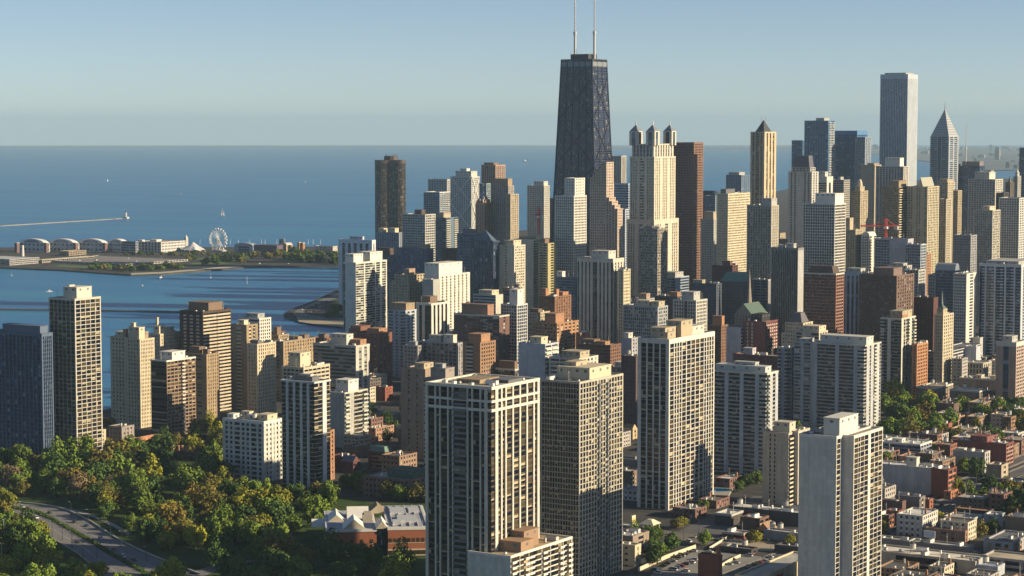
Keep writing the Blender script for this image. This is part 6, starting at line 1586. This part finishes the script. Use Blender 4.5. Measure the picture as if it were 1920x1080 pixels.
spots = {'in the streets at lower right': [(1660, 875, 6.5, 'green'), (1672, 890, 6, 'olive'), (1748, 860, 6.5, 'green'), (1815, 944, 7, 'green'), (1795, 928, 7.5, 'yellow green'), (1752, 986, 7, 'yellow green'), (1652, 1003, 6.5, 'olive'), (1838, 1006, 7, 'olive'), (1862, 1000, 6, 'dark green'), (1855, 925, 7, 'dark green')],
         'around the street crossing': [(1321, 1022, 5.5, 'green'), (1278, 990, 5, 'yellow green'), (1268, 993, 4.5, 'olive'), (1318, 962, 4.5, 'green'), (1410, 1016, 4.5, 'olive'), (1480, 1020, 4, 'yellow green'), (1418, 1017, 4.0, 'yellow green'), (1235, 1010, 4, 'green')],
         'below the tall slab towers': [(1480, 812, 6, 'dark green'), (1494, 816, 6, 'green'), (1400, 912, 6, 'dark green'), (1420, 908, 6, 'green'), (1385, 922, 5, 'dark green'), (1180, 822, 6, 'dark green'), (1178, 790, 6, 'dark green')],
         'covering the left end of the park road': [(-8, 962, 8, 'green'), (12, 968, 8, 'yellow green'), (6, 985, 8, 'olive'), (24, 990, 7.5, 'green'), (-4, 948, 8.5, 'dark green'), (30, 1006, 7, 'olive')],
         'along the peninsula shore': [(x_, 507 - abs(x_ - 250) * .05 + (x_ * 7 % 5) * .6, 7 + (x_ % 4), ('dark green', 'green', 'olive')[x_ % 3]) for x_ in range(172, 340, 11)],
         'behind the lake shore road': [(618, 596, 8, 'dark green'), (632, 590, 9, 'dark green'), (640, 584, 9, 'dark green'), (628, 584, 8, 'dark green')]}
for wh_, L in spots.items():
    got = []
    for x, y, R, kd in L:
        p = plant(x, y, R, kd); got.append(PLACED[-1])
    emit(got, wh_, 'peninsula' in wh_)
for x_ in range(236, 640, 13):
    FARTREES.append([x_, 479, ground(x_ + TR.uniform(-4, 4), 479.5 + TR.uniform(-1.5, 1.5)), TR.uniform(4.5, 7.5), TR.choice(('dark green', 'dark green', 'olive'))])
# the small far-off trees of the peninsula read as one belt of green
ft = MB()
fk = ['dark green', 'green', 'olive']
src = [crown_mesh(40 + s, False, .8, False) for s in range(2)]
for x, y, p, R, kd in FARTREES:
    c_ = TR.choice(src); a_ = TR.uniform(0, 6.28); ca, sa = math.cos(a_) * R, math.sin(a_) * R
    for f_ in c_.f:
        ft.quad([(p.x + c_.v[i][0] * ca - c_.v[i][1] * sa, p.y + c_.v[i][0] * sa + c_.v[i][1] * ca, c_.v[i][2] * R) for i in f_], fk.index(kd))
    ft.bar((p.x, p.y, 0), (p.x, p.y, R * .5), R * .05, 3)
tag(ft.build('distant_tree_belt', [leaf_mat(KIND[k_], k_) for k_ in fk] + [bark]), kind='stuff')
# hedge along the median
hm = MB()
HR = random.Random(5)
mid_ = [ground((a_[0] + b_[0]) / 2, (a_[1] + b_[1]) / 2) for a_, b_ in zip(LI, RI)]
for p, q in zip(mid_, mid_[1:]):
    for i in range(50):
        c_ = p.lerp(q, HR.random()) + Vector((HR.uniform(-1.1, 1.1), HR.uniform(-1.1, 1.1), HR.uniform(.1, 1.5)))
        u = Vector((HR.gauss(0, 1), HR.gauss(0, 1), HR.gauss(0, 1))).normalized() * .45; v = u.orthogonal().normalized() * .4
        hm.quad([c_ - u, c_ - v, c_ + u, c_ + v])
tag(hm.build('hedge', leaf_mat(KIND['dark green'], 'dark green')), 'dark clipped hedge dividing the two lanes of the park road', 'hedge')

# ================================================================ CARS
def car_meshes(kind):
    L, W_, h1, h2 = {'sedan': (4.7, 1.85, .85, 1.42), 'suv': (4.8, 1.95, 1.0, 1.75), 'van': (5.4, 2.0, 1.1, 2.2)}[kind]
    b = MB()
    def ring(z, a_, c_, wd): return [(-L / 2 * a_, -wd, z), (L / 2 * c_, -wd, z), (L / 2 * c_, wd, z), (-L / 2 * a_, wd, z)]
    b.loft([ring(.32, .96, .96, W_ / 2 * .95), ring(.6, 1, 1, W_ / 2), ring(h1, .97, .93, W_ / 2 * .96)])
    k0, k1 = {'sedan': (.62, .42), 'suv': (.92, .42), 'van': (.97, .7)}[kind]
    b.loft([ring(h2 - .06, k0 - .1, k1 - .16, W_ / 2 * .78), ring(h2, k0 - .16, k1 - .22, W_ / 2 * .7)])
    g = MB(); g.loft([ring(h1, k0, k1, W_ / 2 * .9), ring(h2 - .05, k0 - .12, k1 - .18, W_ / 2 * .78)])
    w = MB(); 
    w.bar((0, -.11, 0), (0, .11, 0), .34, 0, 10)
    return b, g, w, L, W_
CARM = {}
def car(loc, rz, kind, colname, label, group):
    col = {'white': (.7, .7, .7), 'silver': (.45, .46, .47), 'black': (.02, .02, .022), 'dark grey': (.08, .085, .09), 'red': (.35, .02, .02), 'blue': (.04, .08, .2), 'tan': (.35, .3, .22)}[colname]
    key = (kind, colname)
    if key not in CARM:
        b, g, w, L, W_ = car_meshes(kind)
        CARM[key] = (b.mesh('body', [mat(col, .3, .02, spec=.6)]), g.mesh('windows', [mat((.02, .022, .03), .1, .02, spec=.7)]), w.mesh('wheel', [mat((.02, .02, .02), .8)]), L, W_)
    b, g, w, L, W_ = CARM[key]
    root = thing('parked_car' if 'parked' in group else 'car', label, 'car', loc, group, rz)
    put('body', b, root); put('cabin_glass', g, root)
    for sx in (-.31, .31):
        for sy in (-.46, .46): put('wheel', w, root, (sx * L, sy * W_, .34))
CR = random.Random(4)
cols = ['silver', 'white', 'dark grey', 'black', 'silver', 'blue', 'white', 'red', 'dark grey', 'tan']
def carlist(L, where, group, z=.03):
    L = sorted(L)
    for i, t in enumerate(L):
        x, y, az = t[:3]
        kd = CR.choice(('sedan', 'sedan', 'suv', 'van' if CR.random() < .2 else 'suv'))
        cn = t[3] if len(t) > 3 else CR.choice(cols)
        p = ground(x, y)
        car((p.x, p.y, z), az, kd, cn, '%s %s, %s from left %s' % (cn, {'sedan': 'car', 'suv': 'tall car', 'van': 'van'}[kd], ORD[i] if i < 20 else 'last but %d' % (len(L) - i), where), group)
def dirang(x0, y0, x1, y1):
    d_ = ground(x1, y1) - ground(x0, y0)
    return math.atan2(d_.y, d_.x)
ra = dirang(60, 966, 200, 1030)
carlist([(54, 974, ra, 'dark grey'), (68, 972, ra, 'white'), (148, 1018, dirang(100, 990, 200, 1040), 'dark grey')], 'on the near lane of the park road', 'cars on the near park lane')
carlist([(93, 963, ra, 'dark grey'), (141, 980, ra, 'dark grey'), (163, 987, ra, 'blue'), (189, 1011, dirang(150, 990, 230, 1025), 'white'), (214, 1031, dirang(150, 990, 230, 1025), 'red'), (231, 1045, dirang(150, 990, 230, 1025), 'white'), (251, 1051, dirang(200, 1020, 300, 1060), 'dark grey'), (42, 952, ra, 'white')],
        'on the far lane of the park road', 'cars on the far park lane')
aw = 0.0            # cars nosed along the east-west line
carlist([(1226, 1070, 0), (1244, 1062, 0), (1252, 1057, 0), (1262, 1053, 0), (1271, 1045, 0), (1277, 1043.5, 0), (1284, 1041, 0), (1300, 1034.5, 0), (1233, 1076, 0)], 'in the slanting row along the wall', 'cars parked along the lot wall')
carlist([(1302, 1050, 0), (1296, 1056, 0), (1286, 1059, 0), (1278, 1063, 0), (1268, 1066, 0), (1262, 1070, 0), (1285, 1072, 0), (1272, 1076, 0), (1330, 1036, 0)], 'in the middle rows left of the boiler house', 'cars parked left of the boiler house')
carlist([(1367, 1059, 0), (1380, 1056, 0), (1404, 1066, 0, 'blue'), (1423, 1068, 0, 'silver'), (1416, 1060, 0, 'dark grey'), (1424, 1056, 0), (1433, 1054, 0), (1436, 1063, 0, 'red'), (1443, 1045.5, 0, 'white'), (1404, 1043, 0), (1484, 1049, 0, 'silver'), (1480, 1062, 0), (1468, 1067, 0), (1452, 1075, 0), (1446, 1052.5, 0, 'white'), (1373, 1050, 0, 'black')],
        'in the lot right of the boiler house', 'cars parked right of the boiler house')
carlist([(1258, 1003, .1, 'white'), (1261, 1006, .1, 'dark grey'), (1290, 1016.5, -.1, 'white'), (1343, 1014, 0, 'dark grey'), (1353, 1013, 0, 'silver'), (1186, 1000, 0), (1178, 988, 0), (1305, 1008, 1.5, 'silver')], 'at the street crossing', 'cars at the street crossing')
carlist([(1700, 1008, 1.2), (1712, 1001, 1.2), (1726, 1004, 1.2, 'white'), (1735, 996, 1.2), (1722, 1018, .1), (1690, 1010, .1), (1748, 1010, .2), (1824, 1040, .1)], 'parked by the brick tavern', 'cars parked near the tavern')
L = []
for i in range(30):
    t = i / 30
    x = 566 + 74 * t + CR.uniform(-3, 3); y = 583 - 26 * t + CR.uniform(-3, 10 * (1 - t) + 3)
    L.append((x, y, dirang(566, 583, 640, 557)))
carlist(L[:19], 'on the lake shore road bend', 'cars on the lake shore road')
# roof top cars of the deck near the cream hall
# ================================================================ SMALL THINGS
def lamp(x, y, label, group, h=9.5, arm=1.6, c=(.05, .05, .055)):
    root = thing('street_lamp', label, 'street lamp', ground(x, y), group)
    key = ('lamp', h, arm, c)
    if key not in WM:
        a_ = MB(); a_.bar((0, 0, 0), (0, 0, h), (.16, .09), 0, 6); a_.bar((0, 0, 0), (0, 0, .8), .3, 0, 6)
        b_ = MB(); b_.bar((0, 0, h - .1), (arm, 0, h + .25), .07, 0, 4)
        c_ = MB(); c_.box(arm - .5, arm + .5, -.22, .22, h + .12, h + .34, bottom=True)
        WM[key] = (a_.mesh('pole', [mat(c, .6)]), b_.mesh('arm', [mat(c, .6)]), c_.mesh('lamp_head', [mat((.5, .5, .5), .5)]))
    for me, nm in zip(WM[key], ('pole', 'arm', 'lamp_head')): put(nm, me, root)
for i, (x, y) in enumerate([(44, 976), (65, 985), (81, 995), (98, 1007), (117, 1012), (135, 1027), (156, 1046), (182, 1046), (212, 1060)]):
    lamp(x, y, 'black lamp post beside the near park lane, %s from the left' % ORD[i], 'lamp posts of the near park lane')
for i, (x, y) in enumerate([(133, 965), (166, 980), (187, 998), (207, 1008), (228, 1022), (275, 1052)]):
    lamp(x, y, 'slim lamp post on the far side of the park road, %s from left' % ORD[i], 'lamp posts of the far park lane', 8)
for i, (x, y) in enumerate([(8, 1036), (4, 1085)]):
    lamp(x, y, ['tall pale light pole at the left edge among trees', 'tall pale light pole in the bottom left corner'][i], 'tall pale light poles', 19, 1.0, (.5, .48, .42))
for i, (x, y) in enumerate([(1282, 1015), (1310, 1000), (1281, 985), (1230, 1055), (1381, 1043), (1445, 1046), (1434, 1082), (1457, 1074)]):
    lamp(x, y, 'dark street lamp, %s from the left near crossing and parking lots' % ORD[sorted([1282, 1310, 1281, 1230, 1381, 1445, 1434, 1457]).index(x)], 'street lamps near the parking lots', 10)
def wallbox(P, h, wd, c, name, label, cat='wall'):
    return wall_along(name, P, wd, h, mat(c, .85, .1, .3), label, cat)
wallbox([(1196, 1072), (1250, 1047), (1304, 1028)], 2.2, .6, (.62, .55, .4), 'low_wall', 'cream retaining wall slanting along the parking lot edge')
wallbox([(1350, 1064), (1368, 1053), (1388, 1044)], 1.6, .5, (.62, .55, .4), 'low_wall', 'short cream wall between the two parking lots')
wallbox([(1330, 1030), (1366, 1008)], 1.4, .4, (.6, .55, .45), 'low_wall', 'thin pale wall edging the sandy lot')
wallbox([(1283, 972), (1290, 966), (1303, 961), (1305, 958)], 4.5, .5, (.5, .35, .2), 'low_wall', 'curved tan wall at the foot of the egg crate tower')
# cream wall of a store with red lettering, bottom of the frame
sw, w_, d_, H_, D_, k_ = B('cream store wall with big red lettering at the foot of foreground white tower', 1380, 1424, 1530, 1082, 1112, (.66, .56, .38), ('####', .02, .02), ('####', .02, .02), name='store_building', cat='building', roofc=LGR, cap=.6, ret=True, units=0)
fc = bpy.data.curves.new('lettering', 'FONT'); fc.body = 'Treasure Island'; fc.size = 4.2; fc.extrude = .08; fc.align_x = 'LEFT'; fc.align_y = 'BOTTOM'
fc.materials.append(mat((.5, .06, .04), .6))
fq = bpy.data.objects.new('lettering', fc); COL.objects.link(fq)
fm = bpy.data.meshes.new_from_object(fq.evaluated_get(bpy.context.evaluated_depsgraph_get()))
bpy.data.objects.remove(fq)
fo = put('lettering', fm, sw)
fo.rotation_euler = (math.pi / 2, 0, -math.pi / 2); fo.location = (-.6, -2, H_ - 5.4)
# sign pylon and pavilion at the crossing
sp = thing('sign_pylon', 'tall cream sign pylon with a round yellow disc beside the crossing', 'sign', ground(1187, 1005))
m = MB(); m.box(-.5, .5, -2.2, 2.2, 4, 12.5); m.bar((0, -1.6, 0), (0, -1.6, 4.2), .2); m.bar((0, 1.6, 0), (0, 1.6, 4.2), .2); m.build('sign_panel', mat((.66, .6, .45), .6), sp)
m = MB(); m.bar((-.62, 0, 10), (.62, 0, 10), 1.5, 0, 14); m.build('disc', mat((.7, .5, .08), .5), sp)
kp = thing('kiosk_pavilion', 'small cream pavilion with hipped roof at the crossing corner', 'pavilion', ground(1219, 995))
m = MB()
for sx in (-4, 4):
    for sy in (-4, 4): m.bar((sx, sy, 0), (sx, sy, 4.5), .35, 0, 6)
m.box(-2.5, 2.5, -2.5, 2.5, 0, 4.5); m.build('wall', mat((.5, .45, .32)), kp)
roof_shape(kp, 'mansard', -5, 5, -5, 5, 4.5, 2.6, mat((.66, .62, .45)), .3)
bb = thing('city_bus', 'white city bus with dark windows left of the cream pavilion', 'bus', ground(1186, 994), None, .15)
m = MB(); m.box(-6, 6, -1.3, 1.3, .4, 3.1, 0); m.build('body', mat((.7, .72, .75), .4), bb)
m = MB(); m.box(-6.05, 6.05, -1.34, 1.34, 1.5, 2.5); m.build('windows', mat((.02, .02, .03), .15), bb)
for sx in (-4, 4):
    for sy in (-1.2, 1.2):
        m = MB(); m.bar((sx, sy - .15, .5), (sx, sy + .15, .5), .5, 0, 10); m.build('wheel', mat((.02, .02, .02)), bb)
bd = thing('billboard', 'pale painted sign board on the brick tavern wall', 'sign', ground(1744, 1020) + Vector((0, 1.2, 4)))
m = MB(); m.box(-3.5, 3.5, 0, .3, 0, 4.2, 0); m.box(-3, 3, .3, .36, 2.6, 3.2, 1); m.box(-3, 3, .3, .36, 1.4, 1.9, 1); m.build('board', [mat((.62, .68, .75)), mat((.4, .48, .6))], bd)

# small town houses and flats filling the blocks between the towers
HRn = random.Random(21)
wcol = [(.18, .10, .085), (.26, .18, .13), (.4, .34, .25), (.17, .125, .11), (.36, .34, .32), (.33, .2, .14), (.13, .11, .10), (.50, .45, .35), (.48, .47, .44)]
wname = ['dark red', 'brown', 'tan', 'dark brown', 'grey', 'orange brick', 'blackish', 'cream', 'off white']
def fill(P, n, where, hr=(7, 14), dark=False):
    xs, ys = [p[0] for p in P], [p[1] for p in P]
    D0, D1 = ground(0, max(ys)).dot(F), ground(0, min(ys)).dot(F)
    got, t = [], 0
    while len(got) < n and t < n * 80:
        t += 1
        D = HRn.uniform(D0, D1)
        y = 540 + FPX * math.tan(math.atan(HC / D) - PITCH); x = HRn.uniform(min(xs), max(xs))
        if not inpoly(x, y, list(P)): continue
        p = ground(x, y); w, d = HRn.uniform(8, 20), HRn.uniform(14, 26)
        x0, x1, y0, y1 = p.x, p.x + w, p.y - d, p.y
        if any(f[0] < x1 and f[1] > x0 and f[2] < y1 and f[3] > y0 for f in FOOT): continue
        if any(x0 - 4 < q[2].x < x1 + 4 and y0 - 4 < q[2].y < y1 + 4 for q in PLACED): continue
        if near_road(p): continue
        if any(q[0] < x1 and q[1] > x0 and q[2] < y1 and q[3] > y0 for q in SIDE): continue
        FOOT.append((x0 - 1.5, x1 + 1.5, y0 - 1.5, y1 + 1.5))
        got.append((x, y, p, w, d, HRn.uniform(*hr)))
    got.sort(key=lambda g: g[0])
    for i, (x, y, p, w, d, h) in enumerate(got):
        ci = HRn.randrange(len(wcol)); rc = HRn.choice((WROOF, LGR, WROOF, LGR, TARROOF, GRAVEL, (.3, .22, .17)))
        rn = {WROOF: 'white', LGR: 'pale grey', TARROOF: 'black', GRAVEL: 'gravel'}.get(rc, 'rust brown')
        root = thing('row_house' if h < 12 else 'apartment_block', '%s block, %s roof, %s from left %s' % (wname[ci], rn, ORD[i] if i < 20 else 'last', where), 'building', (p.x, p.y, 0), 'low blocks ' + where)
        wm = mat(wcol[ci], .9, .15, .5)
        rfo = volume(root, 0, w, -d, 0, -1, h, wm, mat(tuple(min(.6, c * 1.25) for c in wcol[ci]), .9, .1, .4), G_D, (max(2, int(w / 3.5)), .55, .5), (max(2, int(d / 3.5)), .5, .5), 3.2, 1.0, .2, .12, 0, mat(rc, .95, .2, .2))
        for q in range(HRn.choice((2, 3, 4, 5))):
            put('roof_unit', roof_unit_mesh(HRn.choice((0, 2, 4, 2, 5, 0))), rfo, (HRn.uniform(2, w - 2), -HRn.uniform(2, d - 2), h - .85))
        if HRn.random() < .6:
            c_ = MB(); cx, cy = w * HRn.choice((.08, .85)), -d * HRn.uniform(.2, .8)
            c_.box(cx, cx + 1.2, cy - .9, cy, h - 1, h + 2.2); c_.box(cx + .2, cx + 1.0, cy - .7, cy - .2, h + 2.2, h + 2.7); c_.build('chimney', mat((.4, .22, .14)), rfo)
fill([(1655, 850), (1925, 850), (1925, 1010), (1820, 1030), (1655, 1000)], 26, 'among trees at lower right')
fill([(1720, 770), (1925, 745), (1925, 850), (1740, 850)], 18, 'behind the school at right', (6, 11))
fill([(1655, 1065), (1925, 1085), (1925, 1130), (1655, 1110)], 8, 'at the bottom right', (4, 7))
fill([(1925, 700), (2040, 700), (2040, 1075), (1925, 1075)], 22, 'just beyond the right edge', (8, 22))
fill([(1150, 880), (1500, 940), (1500, 985), (1200, 985), (1150, 940)], 9, 'near the street crossing', (5, 9))
fill([(1150, 780), (1340, 780), (1340, 850), (1150, 850)], 10, 'behind the egg crate tower', (8, 14))
fill([(1330, 780), (1520, 700), (1520, 800), (1450, 800), (1330, 830)], 9, 'between the two wide grey slabs', (9, 20))
fill([(640, 730), (980, 720), (980, 830), (760, 900), (640, 830)], 20, 'around the plain brown tower', (8, 16))
fill([(740, 640), (1340, 660), (1340, 780), (760, 740)], 34, 'at foot of central towers', (12, 32))
fill([(1340, 650), (1900, 640), (1900, 720), (1340, 740)], 30, 'at foot of right towers', (12, 30))
fill([(720, 530), (1330, 560), (1330, 650), (740, 640)], 34, 'deep among the central towers', (20, 60))
fill([(1340, 540), (1925, 530), (1925, 640), (1340, 650)], 30, 'deep among the right towers', (20, 60))
fill([(1330, 480), (1925, 470), (1925, 530), (1330, 540)], 26, 'farthest behind the right towers', (40, 110))
fill([(260, 690), (600, 660), (640, 720), (560, 780), (420, 790)], 12, 'behind lake shore towers', (12, 28))

sc_ = []
PK = random.Random(9)
for i, (x0, x1, y0, y1) in enumerate(SIDE):
    n = int(((y1 - y0) if i < 3 else (x1 - x0)) / 6.6)
    for k in range(n):
        for side in (-1, 1):
            if PK.random() < .35: continue
            if i < 3: X, Y, rz = (x0 + x1) / 2 + side * 3.2, y0 + 6.6 * k, math.pi / 2
            else: X, Y, rz = x0 + 6.6 * k, (y0 + y1) / 2 + side * 3.2, 0
            if any(f[0] < X < f[1] and f[2] < Y < f[3] for f in FOOT): continue
            if any(q is not SIDE[i] and q[0] - 3 < X < q[1] + 3 and q[2] - 3 < Y < q[3] + 3 for q in SIDE): continue
            px, py = topx(Vector((X, Y, .5)))
            if not (1655 < px < 1918 and 770 < py < 1078): continue
            sc_.append((i, px, X, Y, rz))
snm = ['first', 'second', 'third']
for i in range(6):
    L = sorted([c for c in sc_ if c[0] == i], key=lambda c: c[1])[:19]
    for k, (_, px, X, Y, rz) in enumerate(L):
        cn = PK.choice(cols)
        car((X, Y, .04), rz, PK.choice(('sedan', 'suv')), cn, '%s car, %s from left on %s %s at lower right' % (cn, ORD[k], snm[i % 3], 'side street going away' if i < 3 else 'side street running across'),
            'cars parked on the %s %s' % (snm[i % 3], 'street going away' if i < 3 else 'street running across'))
for k in range(14):
    q = SIDE[k % 3]
    Y = q[2] + (q[3] - q[2]) * (k + .5) / 14
    px, py = topx(Vector((q[1] + 1, Y, 0)))
    if not (1655 < px < 1918): continue
    u = thing('utility_pole', 'wooden utility pole with crossarm standing beside a side street at lower right', 'pole', (q[1] + 1, Y, .1), 'utility poles of the side streets')
    m = MB(); m.bar((0, 0, 0), (0, 0, 11), (.17, .11), 0, 6); m.build('pole', mat((.16, .12, .09)), u)
    m = MB(); m.box(-1.2, 1.2, -.07, .07, 10, 10.2, bottom=True); m.build('crossarm', mat((.16, .12, .09)), u)

# ================================================================ HAZE
hz = MB()
hz.box(-64000, 64000, -64000, 64000, -900, 500, 0, bottom=True)
hm_ = bpy.data.materials.new('haze'); hm_.use_nodes = True
nt = hm_.node_tree
for n in list(nt.nodes):
    if n.type == 'BSDF_PRINCIPLED': nt.nodes.remove(n)
pv = nt.nodes.new('ShaderNodeVolumePrincipled')
pv.inputs['Color'].default_value = (.53, .77, 1.0, 1)
pv.inputs['Density'].default_value = 2.9e-5
pv.inputs['Anisotropy'].default_value = 0.0
nt.links.new(pv.outputs[0], [n for n in nt.nodes if n.type == 'OUTPUT_MATERIAL'][0].inputs['Volume'])
hz_o = tag(hz.build('haze', hm_), kind='stuff')
